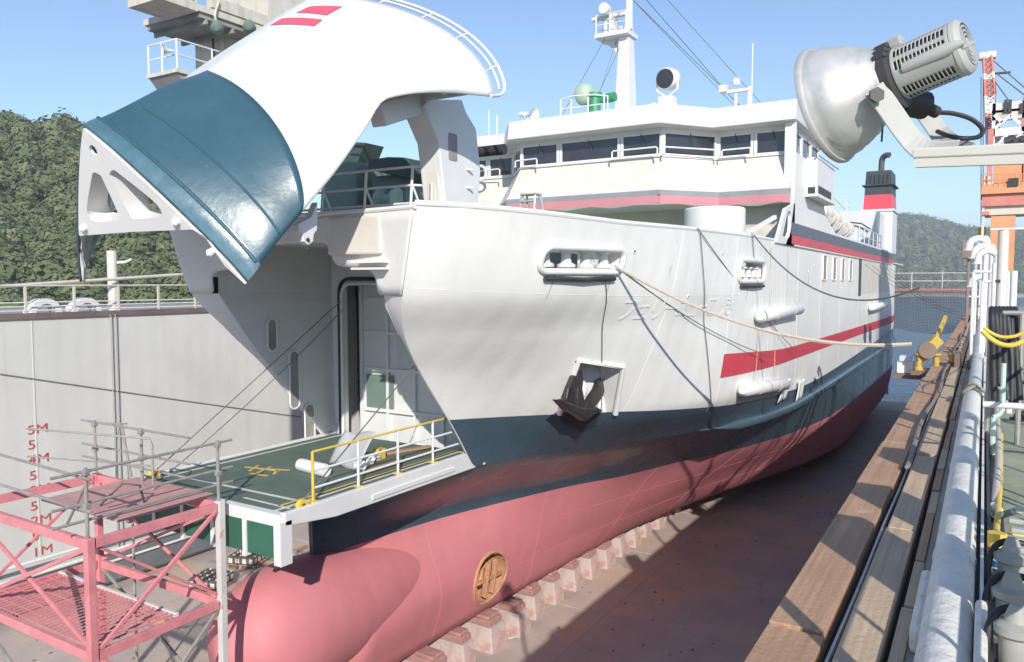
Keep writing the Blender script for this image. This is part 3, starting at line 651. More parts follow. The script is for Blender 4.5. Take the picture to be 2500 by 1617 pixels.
# lug hanging from the visor edge
lp = [(690,522),(722,505),(736,470),(735,535),(728,545),(726,562),(715,571),(703,562),(702,547),(692,540)]
pts = [ON(a, b, 0, XC+2.55) for a, b in lp]
lug = MB().prism([(p[1], p[2]) for p in pts], (XC+2.42,0,0), (0,1,0), (0,0,1), .16).build('visor_lug', white2, visor, loc=(0,0,0), bevel=.015)
c = ON(716,558,0,XC+2.59); MB().cyl(c+V((-.02,0,0)), c+V((.012,0,0)), .035, 10).build('lug_eye', darksteel, visor, loc=(0,0,0))
# ------------------------------------------------------------------ bow ramp
RZ, RY0, RY1, RW = 6.5, 9.3, 15.2, 2.3
ramp = MB().b2((XC-RW+.05,RY0+.05,RZ-.14),(XC+RW-.05,RY1,RZ)).build('bow_ramp', deckgreen, ferry)
L0 = dict(loc=(0,0,0))
for s_ in (-1,1):
    mb = MB(); mb.prism([(RY0-.05,RZ+.05),(RY0-.05,RZ-.18),(RY0+1.2,RZ-.33),(RY1,RZ-.36),(RY1,RZ+.05)], (XC+s_*RW-.06,0,0), (0,1,0), (0,0,1), .12); mb.build('ramp_side_beam', white2, ramp, bevel=.015, **L0)
    MB().b2((XC+s_*RW-.02,RY0+2.2,RZ-.25),(XC+s_*RW+.09,RY1-.9,RZ-.16)).build('ramp_flange', white2, ramp, **L0)
MB().b2((XC-RW,RY0-.1,RZ-.2),(XC+RW,RY0+.06,RZ+.02)).build('ramp_end_beam', white2, ramp, **L0)
for k in range(5):                                   # hanging end flaps
    x0 = XC-RW+.1+k*.9; fp = MB().b2((x0,RY0-.12,RZ-.78),(x0+.78,RY0-.06,RZ-.2)).build('ramp_flap', M('flap_green', (.03,.13,.085), .5, var=.15), ramp, **L0)
    MB().b2((x0-.06,RY0-.15,RZ-.85),(x0+.04,RY0-.03,RZ-.16)).build('flap_frame', white2, ramp, **L0)
MB().b2((XC+RW-.12,RY0-.16,RZ-.88),(XC+RW+.06,RY0+.1,RZ-.1)).build('flap_frame', white2, ramp, **L0)
def line(p, q, w_, m, z): MB().beam((p[0],p[1],z),(q[0],q[1],z), w_, .006).build('painted_line', m, ramp, **L0)
pl_w = M('worn_white_line', (.62,.60,.54), .7, var=.1, dirt=.2, dirtcol=(.3,.28,.22), dscale=3)
line((XC-RW+.35,RY0+.1),(XC-RW+.35,RY1),.08,pl_w,RZ+.005); line((XC+RW-.35,RY0+.1),(XC+RW-.35,RY1),.08,pl_w,RZ+.005)
line((XC-RW+.1,RY0+.75),(XC+RW-.1,RY0+.75),.08,pl_w,RZ+.009); line((XC+RW-.2,RY0+.3),(XC+RW-1.5,RY0+.35),.06,pl_w,RZ+.013)
pl_y = M('worn_yellow_line', (.62,.44,.12), .7, var=.15)
line((XC+RW-.5,RY0+.3),(XC+RW-.42,RY1),.07,pl_y,RZ+.013)
c0 = ON(605,1093,2,RZ)
for k, (a, b, c_, d) in enumerate([(-.5,0,.45,.15),(-.35,.25,-.1,-.2),(0,.3,.2,-.25),(.3,.25,.55,-.1),(-.15,.05,.6,.3),(.1,-.35,.6,-.3)]):
    line(c0+V((a,b,0)), c0+V((c_,d,0)), .07, pl_y, RZ+.005+.004*(k % 3))
rp = [(735,1022),(815,1003),(900,985),(975,970),(1036,962)]
posts = [ON(a, b+118, 0, XC+RW-.03) for a, b in rp]; ys = np.linspace(RY0+.75, RY1-.3, 5)
for k, y in enumerate(ys):
    MB().cyl((XC+RW-.08,y,RZ),(XC+RW-.08,y,RZ+.98), .028, 8).build('ramp_rail_post', yellow if k in (0,4) else white2, ramp, smooth=True, **L0)
    MB().b2((XC+RW-.15,y-.07,RZ+.05),(XC+RW-.01,y+.07,RZ+.07)).build('post_foot', yellow, ramp, **L0)
for z, m in ((.98,yellow),(.62,white2),(.3,white2)): MB().tube([(XC+RW-.08,ys[0],RZ+z),(XC+RW-.08,ys[-1],RZ+z)], .024, 8).build('ramp_rail', m, ramp, smooth=True, **L0)
for s_ in (-1,1):
    y = RY0+.45
    MB().lathe([(.05,0),(.12,0),(.12,.1),(.05,.1)], (XC+s_*(RW-.1),y,RZ+.05), (1,0,0), 12).build('ramp_pad_eye', yellow, ramp, **L0)
# ------------------------------------------------------------------ foredeck gear
def ship_part(name, m, mb, **k): return mb.build(name, m, ferry, **k)
Y1 = 16.2
wx = lambda dx, dy, Y: ON(dx, dy, 1, Y)
a, b = wx(745,385,Y1), wx(830,490,Y1)
win = MB().b2((a[0],Y1,10.75),(b[0],Y1+1.5,a[2])).build('mooring_winch', drabgreen, ferry, bevel=.05)
a, b = wx(850,400,Y1), wx(950,490,Y1)
win = MB().b2((a[0],Y1+.2,10.75),(b[0]-.3,Y1+1.4,a[2]-.1)).build('mooring_winch', drabgreen, ferry, bevel=.08)
h_ = [wx(*p, Y1-.05) for p in ((853,395),(858,372),(900,365),(940,366),(958,400),(945,415),(870,398))]
MB().prism([(p[0], p[2]) for p in h_], (0,Y1-.05,0), (1,0,0), (0,0,1), -1.3).build('winch_hood', M('dark_green_hood', (.055,.085,.07), .5, var=.2), win, loc=(0,0,0), bevel=.03)
c = wx(885,470,Y1); MB().lathe([(0,0),(.35,0),(.35,.1),(.2,.14),(.2,.5),(.35,.54),(.35,.62),(0,.62)], c, (1,0,0), 18).build('winch_drum', M('pale_green_drum', (.36,.46,.36), .5), win, loc=(0,0,0), smooth=True)
a = wx(800,330,Y1+.5); b = wx(850,400,Y1+.5); MB().prism([(a[0]-.7,a[2]-.8),(a[0],a[2]),(b[0],a[2]-.1),(b[0]-.3,b[2]+.3),(b[0]-.4,b[2]-.6),(a[0]-.7,b[2]-.8)], (0,Y1+.5,0), (1,0,0), (0,0,1), -.8).build('winch_hood', MATS['dark_green_hood'], win, loc=(0,0,0))
# forecastle guard rail
gp = [(780,490),(840,490),(970,487),(1025,480)]
xs = np.linspace(XC-2.6, XC+2.5, 5)
for x in xs: MB().cyl((x,12.6,11.9),(x,12.7,13.0), .03, 8).build('foredeck_rail_post', white2, ferry, smooth=True); MB().cyl((x,12.7,12.6),(x+.1,13.3,11.4), .025, 8).build('rail_brace', white2, ferry)
for z in (12.25,12.62,13.0): MB().tube([(xs[0],12.69,z),(xs[-1],12.69,z),(xs[-1]+.9,13.6,z-.02)], .026, 8).build('foredeck_rail', white2, ferry, smooth=True)
MB().b2((XC+1.35,11.38,11.15),(XC+2.75,11.48,11.9)).build('bulwark_door', cream, ferry, bevel=.04)
for k in (0,1): MB().b2((XC+2.1,11.25,10.98-.13*k),(XC+2.9,11.5,11.02-.13*k)).build('step_bar', white2, ferry)
# ------------------------------------------------------------------ bridge
def W(w_, y, z): return V((XC+w_, y, z))
plan = [(-6.9,33),(-6.9,27.9),(-4.3,27.9),(-2.9,26.1),(2.9,26.1),(4.3,27.9),(6.9,27.9),(6.9,33)]
rplan = [(-7.15,34),(-7.15,27.15),(-4.35,27.15),(-3.05,25.35),(3.05,25.35),(4.35,27.15),(7.15,27.15),(7.15,34)]
aplan = [(-7.0,33),(-7.0,27.2),(-4.6,27.2),(-3.1,25.4),(3.1,25.4),(4.6,27.2),(7.0,27.2),(7.0,33)]
def skirt(pa, za, pb, zb_): return MB().grid([[tuple(W(x,y,za)) for x,y in pa],[tuple(W(x,y,zb_)) for x,y in pb]])
bridge = MB().grid([[tuple(W(x,y,z)) for x,y in plan] for z in (15.85,16.05)]).build('bridge', white2, ferry)
skirt(plan,14.7,plan,15.08).build('window_sill_wall', white2, bridge, **L0)
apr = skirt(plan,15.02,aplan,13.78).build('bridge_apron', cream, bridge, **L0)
MB().tube([W(x*1.003,y-.06,15.04) for x,y in plan], .035, 6).build('apron_cap', white2, bridge, **L0)
skirt(aplan,13.775,aplan,13.60).build('navy_stripe', navy, bridge, solid=.01, **L0)
skirt(aplan,13.60,aplan,13.32).build('red_band', redstripe, bridge, solid=.01, **L0)
sk2 = [(x*1.002, y-.03) for x, y in aplan]
rg2 = np.random.default_rng(3)
fp = []
for i in range(len(sk2)-1):
    for k in range(7): fp.append((sk2[i][0]+(sk2[i+1][0]-sk2[i][0])*k/7, sk2[i][1]+(sk2[i+1][1]-sk2[i][1])*k/7-.03*rg2.uniform(0,1)))
MB().grid([[tuple(W(x,y,13.86+.03*math.sin(x*3))) for x,y in fp],[tuple(W(x,y-.05*math.sin(x*5+1),13.6)) for x,y in fp],[tuple(W(x,y,13.27+.05*math.sin(x*4))) for x,y in fp]]).build('masking_film', clear, bridge, smooth=True, **L0)
mb = MB(); n_ = len(aplan); mb.add([W(x,y,13.32) for x,y in aplan], [tuple(range(n_))]); mb.build('bridge_deck_underside', white2, bridge, **L0)
rf = MB(); n_ = len(rplan)
rf.add([W(x,y,16.04) for x,y in rplan]+[W(x,y+(.12 if i not in (0,7) else 0),16.74) for i,(x,y) in enumerate(rplan)], [tuple(range(n_)), tuple(range(n_,2*n_))]+[(i,(i+1)%n_,n_+(i+1)%n_,n_+i) for i in range(n_)])
rf.build('bridge_roof', white, bridge, bevel=.04, **L0)
# windows: pane and frame per bay, mullions between
def window(pa, pb, z0, z1, m_frac=.06):
    pa, pb = V(pa), V(pb); d = pb-pa; L = np.linalg.norm(d); t = d/L; nn_ = V((t[1],-t[0])); 
    if nn_[1] > 0.01 or (abs(nn_[1]) < .01 and nn_[0]*pa[0] < 0): nn_ = -nn_
    q0, q1 = pa+t*.10, pb-t*.10
    def P(q, z, o): return W(q[0]+nn_[0]*o, q[1]+nn_[1]*o, z)
    wd = MB().add([P(q0,z0+.06,-.06),P(q1,z0+.06,-.06),P(q1,z1-.05,-.06),P(q0,z1-.05,-.06)], [(0,1,2,3)]).build('window_pane', glass, bridge, **L0)
    for A_, B_, ww, hh in ((P(pa,(z0+z1)/2,0),None,0,0),):
        for q in (pa+t*.05, pb-t*.05): MB().beam(P(q,z0,-.04),P(q,z1,-.04),.10,.12,(t[0],t[1],0)).build('window_mullion', white2, bridge, **L0)
    for z in (z0+.03, z1-.02): MB().beam(P(q0,z,-.04),P(q1,z,-.04),.1,.06).build('window_rail', white2, bridge, **L0)
    c = P((q0+q1)/2, z1-.08, .02); MB().tube([c+V((0,0,.1)), c, P((q0+q1)/2+t*.12, z0+.35, .02)], .012, 5).build('wiper', black, bridge, **L0)
z0, z1 = 15.08, 15.88
for a, b in [((-6.9,27.9),(-5.6,27.9)),((-5.6,27.9),(-4.3,27.9)),((-4.3,27.9),(-2.9,26.1)),((-2.9,26.1),(-1.2,26.1)),((-1.2,26.1),(1.3,26.1)),((1.3,26.1),(2.9,26.1)),((2.9,26.1),(4.3,27.9)),((4.3,27.9),(5.6,27.9)),((5.6,27.9),(6.9,27.9)),((6.9,27.9),(6.9,29.6)),((6.9,29.6),(6.9,31.3)),((6.9,31.3),(6.9,33)),((-6.9,29.6),(-6.9,27.9)),((-6.9,33),(-6.9,29.6))]: window(a, b, z0, z1)
MB().b2(W(-6.7,32.95,13.4),W(6.7,33.05,16.05)).build('bridge_rear_wall', M('bridge_interior', (.18,.17,.16), .7), bridge, **L0)
MB().b2(W(-2.2,27.0,14.5),W(2.2,27.6,15.3)).build('bridge_console', M('bridge_interior', (.18,.17,.16)), bridge, **L0)
MB().b2(W(-6.7,28.2,14.4),W(6.7,33,14.5)).build('bridge_floor', M('bridge_interior', (.18,.17,.16)), bridge, **L0)
# rails in front of the windows
for pa, pb in ((W(-6.6,27.3,0),W(-4.5,27.1,0)),(W(-2.9,25.7,0),W(-1.9,25.62,0)),(W(1.2,25.6,0),W(2.9,25.6,0)),(W(3.1,25.7,0),W(4.5,27.35,0)),(W(4.6,27.45,0),W(5.6,27.45,0))):
    q = [pa+V((0,0,15.03)), pa+V((0,0,15.24)), pa*.97+pb*.03+V((0,0,15.28)), pb*.97+pa*.03+V((0,0,15.28)), pb+V((0,0,15.24)), pb+V((0,0,15.03))]
    MB().tube(q, .03, 8).build('grab_rail', white2, bridge, smooth=True, **L0)
# shaded house front below the bridge, with pipes and lockers
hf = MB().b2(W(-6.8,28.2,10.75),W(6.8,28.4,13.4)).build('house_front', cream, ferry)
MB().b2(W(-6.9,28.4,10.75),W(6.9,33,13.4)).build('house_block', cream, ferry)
MB().b2(W(1.2,28.1,12.3),W(2.0,28.2,12.45)).build('vent_louvre', darksteel, hf, loc=(0,0,0))
MB().b2(W(-2.2,28.1,12.5),W(-1.4,28.2,12.7)).build('vent_louvre', darksteel, hf, loc=(0,0,0))
MB().lathe([(0,0),(.12,0),(.12,.25),(.2,.3),(0,.3)], W(3.3,27.9,13.0), (.3,-1,-.2), 12).build('deck_floodlight', white2, hf, loc=(0,0,0), smooth=True)
# side house under the starboard wing
sp = [(26.2,11.85),(26.9,12.3),(27.35,13.3),(27.5,15.0),(33,15.0),(33.05,13.55),(33.6,13.2),(36,12.72),(60.5,12.72),(60.5,11.85)]
for s_ in (1,-1):
    x = XC+7.0 if s_ == 1 else XC-7.12
    hs = MB().prism(sp, (x,0,0), (0,1,0), (0,0,1), .12).build('side_house', hullw, ferry)
    o = 1 if s_ == 1 else -1; xo = XC+o*7.125
    MB().b2((xo-.004,27.0,12.2),(xo+.004,60.4,12.62)).build('navy_stripe', navy, hs, loc=(0,0,0))
    MB().b2((xo-.004,27.1,11.9),(xo+.004,60.4,12.196)).build('red_band', redstripe, hs, loc=(0,0,0))
    for y in (33.4,35.8,38.2,40.6):
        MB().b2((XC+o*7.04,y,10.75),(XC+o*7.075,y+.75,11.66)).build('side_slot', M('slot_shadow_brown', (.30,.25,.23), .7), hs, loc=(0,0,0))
        MB().tube([(XC+o*7.07,a_,b_) for a_, b_ in rrect(y-.05,y+.8,10.7,11.7,.08)], .035, 6, closed=True).build('slot_frame', white2, hs, loc=(0,0,0))
    MB().b2((XC+o*7.04,44,9.9),(XC+o*7.08,44.8,11.85)).build('dark_gap', darksteel, hs, loc=(0,0,0))
    MB().b2((XC+o*7.03,44.9,10.0),(XC+o*7.06,60,11.8)).build('cream_panel', cream, hs, loc=(0,0,0))
MB().b2(W(6.75,27.45,13.3),W(7.1,27.62,16.05)).build('wing_front_plate', hullw, ferry)
wb = MB().b2(W(7.12,29.2,13.75),W(7.5,32.9,15.05)).build('bridge_wing_box', white2, ferry, bevel=.02)
MB().b2(W(7.2,29.19,13.72),W(7.45,29.3,14.0)).build('wing_louvre', darksteel, wb, loc=(0,0,0)); MB().b2(W(7.49,29.5,13.8),W(7.505,32.2,14.08)).build('wing_louvre', darksteel, wb, loc=(0,0,0))
MB().b2(W(7.1,29.1,13.66),W(7.55,33,13.75)).build('wing_box_shelf', white2, wb, loc=(0,0,0))
MB().tube([W(7.55,29.0,15.1),W(7.6,33.1,15.1)], .04, 8).build('wing_box_rail', white2, wb, loc=(0,0,0))
# break of the bulwark with its rounded cut-out, and the white drum house beside it
outer = [(24.9,11.85),(25.6,12.5),(26.1,13.0),(27.5,13.3),(27.5,11.85)]
hl_ = smooth_path([(a,b,0) for a,b in ((25.75,12.1),(26.35,12.85),(26.75,12.95),(26.9,12.7),(26.7,12.1),(25.75,12.1))], 3)[:-1]
holed(outer, [[(p[0],p[1]) for p in hl_]], lambda a_, b_: (XC+7.02, a_, b_), 'bulwark_break', white2, ferry, .1)
dr = MB().lathe([(0,0),(.95,0),(.95,.85),(.9,.9),(0,.9)], W(5.3,24.4,12.05), n=28).build('drum_house', hullw, ferry, smooth=True)
MB().lathe([(.16,0),(.16,1.3)], W(5.3,24.4,10.75), n=14).build('drum_pedestal', white2, dr, loc=(0,0,0), smooth=True)
MB().lathe([(0,0),(.5,0),(.5,.3),(.35,.5),(0,.55)], W(6.1,23.4,11.55), n=16).build('vent_mushroom', cream, ferry, smooth=True)
for k in range(3): MB().cyl(W(6.0+.12*k,22.5+.15*k,11.4),W(6.0+.12*k,22.5+.15*k,12.2), .03, 6).build('deck_stanchion', white2, ferry)
MB().beam(W(6.3,22.0,11.6),W(6.9,25.6,12.7),.1,.12).build('davit_arm', white2, ferry)
# ------------------------------------------------------------------ roof-top gear, mast
roofz = 16.75
mast = MB().grid([[tuple(W(a,29.6+b,z)) for a,b in ((-s1,-s2),(s1,-s2),(s1,s2),(-s1,s2))] for z, s1, s2 in ((roofz,.34,.42),(20.6,.2,.28),(20.9,.2,.26))], closed=True).build('mast', white2, ferry)
MB().lathe([(.16,0),(.13,3.5),(0,3.5)], W(.1,29.6,20.8), n=14).build('mast_pole', white2, mast, loc=(0,0,0), smooth=True)
mp = MB().b2(W(-1.15,29.0,20.5),W(.3,30.1,20.66)).build('mast_platform', white2, mast, loc=(0,0,0))
MB().prism([(-1.0,20.5),(-.1,19.7),(-.1,20.5)], W(0,29.55,0)*[1,1,0], (1,0,0),(0,0,1), -.1).build('platform_bracket', white2, mast, loc=(0,0,0))
for a, b in ((-1.1,29.05),(-.5,29.05),(-1.1,30.05),(.2,29.05)): MB().cyl(W(a,b,20.6),W(a,b,21.4),.025,6).build('platform_post', white2, mast, loc=(0,0,0))
for z in (21.0,21.4): MB().tube([W(.2,29.05,z),W(-1.1,29.05,z),W(-1.1,30.05,z)], .02, 6).build('platform_rail', white2, mast, loc=(0,0,0))
MB().b2(W(-.85,29.3,20.66),W(-.45,29.8,21.3)).build('radar_motor', white2, mast, loc=(0,0,0)); MB().b2(W(-1.5,29.4,21.35),W(.1,29.6,21.5)).build('radar_scanner', cream, mast, loc=(0,0,0), bevel=.04)
MB().lathe([(0,0),(.2,0),(.22,.3),(0,.3)], W(-.7,29.2,21.6), (0,-1,0), 14).build('mast_lamp', white2, mast, loc=(0,0,0))
for a, b in ((W(-.2,29.4,21.5),W(-3.2,29.0,roofz)),(W(.2,29.6,22),W(4.6,33,roofz)),(W(.2,29.6,23.5),W(5.6,33,roofz)),(W(-.1,29.5,20.4),W(-.9,27.6,roofz)),(W(-.4,29.5,20.4),W(-1.2,28.5,roofz))): MB().cyl(a, b, .014, 5).build('stay_wire', wirem, mast, loc=(0,0,0))
g = thing  # noqa
hn = MB().lathe([(.3,0),(.3,.12),(.24,.18),(.22,.9),(.28,.95),(.28,1.1),(0,1.1)], W(-.3,27.3,roofz), n=18).build('fog_signal', greenm, ferry, smooth=True)
MB().cyl(W(-.4,27.5,17.6),W(.5,27.4,17.65),.18,14).build('fog_signal_body', greenm, hn, loc=(0,0,0), smooth=True)
MB().lathe([(.46*math.sin(R(x)), -.42*math.cos(R(x))) for x in range(0,95,10)], W(-.75,27.3,17.85), (-.8,.5,0), 20).build('fog_signal_bowl', MATS['pale_green_drum'], hn, loc=(0,0,0), smooth=True)
sl = MB().lathe([(0,0),(.36,0),(.40,.08),(.40,.5),(.30,.62),(0,.66)], W(2.35,27.75,18.15), (.1,1,.15), 22).build('searchlight', white2, ferry, smooth=True)
MB().lathe([(0,0),(.35,0)], W(2.34,27.735,18.145), (.1,1,.15), 22).build('searchlight_glass', glass, sl, loc=(0,0,0)); MB().tube([W(1.95,27.95,18.2),W(1.98,27.95,17.75),W(2.35,28,17.5),W(2.75,27.95,17.75),W(2.78,27.95,18.2)], .045, 8).build('searchlight_yoke', white2, sl, loc=(0,0,0), smooth=True)
MB().b2(W(2.1,27.7,roofz),W(2.65,28.2,17.5)).build('searchlight_pedestal', white2, sl, loc=(0,0,0))
ls = MB().lathe([(.06,0),(.08,.25),(.2,.4),(.26,.45)], W(-2.6,26.0,17.05), (.9,-.2,-.1), 16).build('loudspeaker', white2, ferry, smooth=True)
MB().cyl(W(-2.55,26,roofz),W(-2.5,26,17.05),.04,8).build('loudspeaker_post', white2, ls, loc=(0,0,0)); MB().lathe([(0,0),(.12,0),(.1,.3),(0,.34)], W(-2.6,26.0,17.05), (-.9,.2,.25), 14).build('loudspeaker_horn', white2, ls, loc=(0,0,0), smooth=True)
for k, a in enumerate((-1.2,-.75,-.05,.6)): MB().cyl(W(a,26.2,roofz),W(a,26.2,17.5),.03,6).build('roof_rail_post', white2, ferry)
MB().tube([W(-1.2,26.2,17.5),W(-.6,26.1,17.55),W(.2,26.15,17.5),W(.65,26.4,17.45),W(.65,26.4,roofz)], .028, 8).build('roof_rail', white2, ferry, smooth=True); MB().tube([W(-1.2,26.2,17.15),W(.65,26.25,17.15)], .022, 6).build('roof_rail', white2, ferry)
an = MB().cyl(W(4.35,30,roofz),W(4.35,30,17.9),.06,8).build('antenna_post', white2, ferry); MB().lathe([(0,0),(.14,.02),(.17,.15),(.1,.28),(0,.3)], W(4.35,30,18.1), n=14).build('gps_dome', white2, an, loc=(0,0,0), smooth=True)
MB().b2(W(3.9,29.9,17.85),W(4.9,30.1,17.95)).build('antenna_bar', white2, an, loc=(0,0,0)); MB().b2(W(3.75,29.8,17.9),W(4.05,30.2,18.15)).build('antenna_box', cream, an, loc=(0,0,0)); MB().cyl(W(4.95,30,roofz),W(4.95,30,19.6),.02,6).build('whip_antenna', white2, an, loc=(0,0,0)); MB().cyl(W(4.85,30,roofz),W(4.85,30,18.0),.07,8).build('antenna_post', white2, an, loc=(0,0,0))
MB().cyl(W(1.7,28.6,roofz),W(1.7,28.6,17.3),.03,6).build('camera_post', white2, ferry); MB().b2(W(1.6,28.3,17.25),W(1.95,28.7,17.45)).build('camera_housing', white2, ferry)
MB().cyl(W(-5.2,28,roofz),W(-5.2,28,17.7),.03,6).build('whip_antenna', white2, ferry)
MB().tube([W(-6.4,29.2,roofz),W(-6.4,29.2,18.3)], .018, 6).build('whip_antenna', white2, ferry)
# life ring on the port wing rail and a small searchlight
MB().tube([W(-5.4+.3*math.cos(t),26.98,15.15+.3*math.sin(t)) for t in np.linspace(0,2*math.pi,25)[:-1]], .06, 8, closed=True).build('life_ring', white2, ferry, smooth=True)
# ------------------------------------------------------------------ after end: deck house, funnel, rafts
dh = MB().b2(W(-6.4,56,12.7),W(6.5,61,15.35)).build('after_deckhouse', white, ferry, bevel=.03)
MB().b2(W(5.4,55.97,12.8),W(6.1,56.02,14.3)).build('deckhouse_door', M('pale_blue_door', (.55,.58,.62), .5), dh, loc=(0,0,0))
for z in (15.75,16.15): MB().tube([W(1.5,56.2,z),W(4.6,56.2,z),W(4.6,58,z)], .03, 6).build('deckhouse_rail', white2, dh, loc=(0,0,0))
for x in (1.5,2.6,3.6,4.6): MB().cyl(W(x,56.2,15.35),W(x,56.2,16.15),.03,6).build('deckhouse_rail_post', white2, dh, loc=(0,0,0))
MB().tube([W(4.9,55.8,14.6),W(5.6,55.7,14.5),W(6.2,55.7,14.1)], .05, 6).build('deckhouse_pipe', darksteel, dh, loc=(0,0,0))
fu = MB().b2(W(4.9,61.2,12.7),W(6.95,64.5,15.75)).build('funnel', white, ferry, bevel=.03)
MB().b2(W(4.8,61.1,15.7),W(7.05,64.6,15.85)).build('funnel_ledge', white2, fu, loc=(0,0,0))
MB().grid([[tuple(W(a,b,z)) for a,b in ((5.0+k,61.3),(6.9-k,61.3),(6.9-k,64.4),(5.0+k,64.4))] for z,k in ((15.85,0),(16.9,.06))], closed=True).build('funnel_red_band', M('funnel_red',(.72,.08,.11),.4), fu, loc=(0,0,0))
MB().grid([[tuple(W(a,b,z)) for a,b in ((5.06+k,61.3),(6.84-k,61.3),(6.84-k,64.4),(5.06+k,64.4))] for z,k in ((16.9,0),(18.6,.08))], closed=True).build('funnel_top', M('funnel_dark',(.045,.06,.065),.5), fu, loc=(0,0,0))
for k in range(6): MB().b2(W(5.15+.28*k,61.22,17.6),W(5.25+.28*k,61.3,18.3)).build('funnel_louvre', darksteel, fu, loc=(0,0,0))
MB().b2(W(4.9,61.1,17.55),W(7.0,64.6,17.62)).build('funnel_ledge', MATS['funnel_dark'], fu, loc=(0,0,0))
MB().tube(smooth_path([W(6.0,62.5,18.0),W(6.0,62.5,19.2),W(6.08,62.4,19.65),W(6.35,62.2,19.8),W(6.55,62.1,19.75)],4), .2, 14).build('exhaust_pipe', M('exhaust_grey',(.09,.09,.09),.6), fu, loc=(0,0,0), smooth=True)
for k in range(4):
    y = 36.5+2.1*k
    rf_ = MB().lathe([(0,0),(.3,.02),(.42,.12),(.42,.62),(.44,.64),(.44,.7),(.42,.72),(.42,1.22),(.3,1.32),(0,1.34)], W(6.2,y,13.75-.12*k), (.15,1,0), 20).build('life_raft', cream, ferry, smooth=True)
    MB().beam(W(6.2,y+.3,12.7),W(6.75,y+.1,13.5-.1*k),.08,.1).build('raft_cradle', white2, rf_, loc=(0,0,0)); MB().beam(W(6.2,y+1.0,12.7),W(6.75,y+.8,13.5-.1*k),.08,.1).build('raft_cradle', white2, rf_, loc=(0,0,0))
for y in np.linspace(45,55,6): MB().cyl(W(6.9,y,12.7),W(6.9,y,13.6),.025,6).build('deck_rail_post', white2, ferry)
for z in (13.15,13.6): MB().tube([W(6.9,45,z),W(6.9,55,z)], .025, 6).build('deck_rail', white2, ferry)
for pa, pb in ((W(.2,29.8,22.6),W(3.5,57,15.5)),(W(.2,29.8,22.0),W(4.5,57,15.5))): MB().cyl(pa,pb,.015,5).build('stay_wire', wirem, ferry)
MB().b2(W(-6.8,64,12.0),W(6.85,72.3,12.1)).build('after_deck', cream, ferry)
# ------------------------------------------------------------------ anchor in its pocket
ac = ON(1355,930,1,17.2); pc = SIDE(17.0, 7.75, .1)
ac = V(HIT(1350,920))+V((.02,0,0)); anc = thing('anchor', tuple(ac+V((0,0,-.6))), 'black stockless anchor stowed in the hull pocket above the blue band', 'anchor')
def cq(x, y): return ((1200+x/2.2)/S, (500+y/2.2)/S)
def blade(name, pts, x0, th_):
    q = [ON(*cq(*p), 0, x0) for p in pts]; return MB().prism([(p[1], p[2]) for p in q], (x0-th_/2,0,0), (0,1,0), (0,0,1), th_).build(name, anchorm, anc, bevel=.03)
ax0 = ac[0]+.05
blade('fluke', [(475,888),(484,935),(476,1005),(455,1075),(400,1085),(348,1048),(392,1040),(402,985),(430,920)], ax0, .13)
blade('fluke', [(604,918),(612,955),(588,1030),(545,1085),(578,1108),(520,1118),(485,1095),(520,1030),(552,985),(566,945)], ax0, .13)
blade('crown', [(345,1046),(400,1062),(450,1085),(490,1092),(545,1085),(580,1106),(520,1130),(490,1162),(450,1130),(400,1105)], ax0+.06, .26)
blade('shank', [(455,985),(478,985),(490,1050),(492,1100),(455,1095),(452,1040)], ax0+.1, .12)
q = ON(*cq(482,985),0,ax0-.1); MB().lathe([(.15,-.2),(.17,-.1),(.13,.1),(.06,.18),(0,.2)], q, (.2,0,1), 14).build('hawse_collar', white2, anc, smooth=True)
# dark rust-stained bolster plate beneath the anchor
bpz = [(1295,962),(1330,955),(1392,962),(1385,985),(1352,1003),(1310,985)]
ph = [HIT(a,b) for a,b in bpz]
mb = MB(); mb.add([SIDE(p[1],p[2],.03) for p in ph], [tuple(range(len(ph)))]); mb.build('anchor_bolster', M('bolster_stain',(.035,.045,.05),.5), ferry, solid=.03)
# ------------------------------------------------------------------ keel blocks
names = ['first','second','third','fourth','fifth','sixth','seventh','eighth','ninth','tenth','eleventh','twelfth','thirteenth','fourteenth','fifteenth','sixteenth','seventeenth','eighteenth','nineteenth','twentieth','twenty-first','twenty-second']
b0 = None
for k in range(22):
    y = 14.4+1.3*k+random.uniform(-.1,.1)
    lab = 'concrete keel block with red timber cap, %s of the row counted from the bulb' % names[k]
    if b0 is None:
        b0 = thing('keel_block', (XC,y,0), lab, 'keel block', 'keel blocks under the ferry')
        MB().grid([[(sx*a,sy*b,z) for sx,sy in ((-1,-1),(1,-1),(1,1),(-1,1))] for z,a,b in ((0,1.1,.38),(.15,1.1,.38),(.72,1.0,.31))], closed=True).add([(-1,-.31,.72),(1,-.31,.72),(1,.31,.72),(-1,.31,.72)],[(0,1,2,3)]).build('concrete_base', concrete, b0, loc=(0,0,0), bevel=.04)
        MB().box((0,0,.82),(1.9,.58,.18)).build('timber_cap', capwood, b0, loc=(0,0,0), bevel=.02)
        MB().box((0,0,.965),(1.75,.5,.10)).build('timber_cap', capwood, b0, loc=(0,0,0), bevel=.02)
    else:
        c = copy_tree(b0, (XC+random.uniform(-.06,.06),y,0), lab, random.uniform(-.05,.05)); c.scale = (random.uniform(.9,1.08),random.uniform(.75,1.15),random.uniform(.93,1.0))
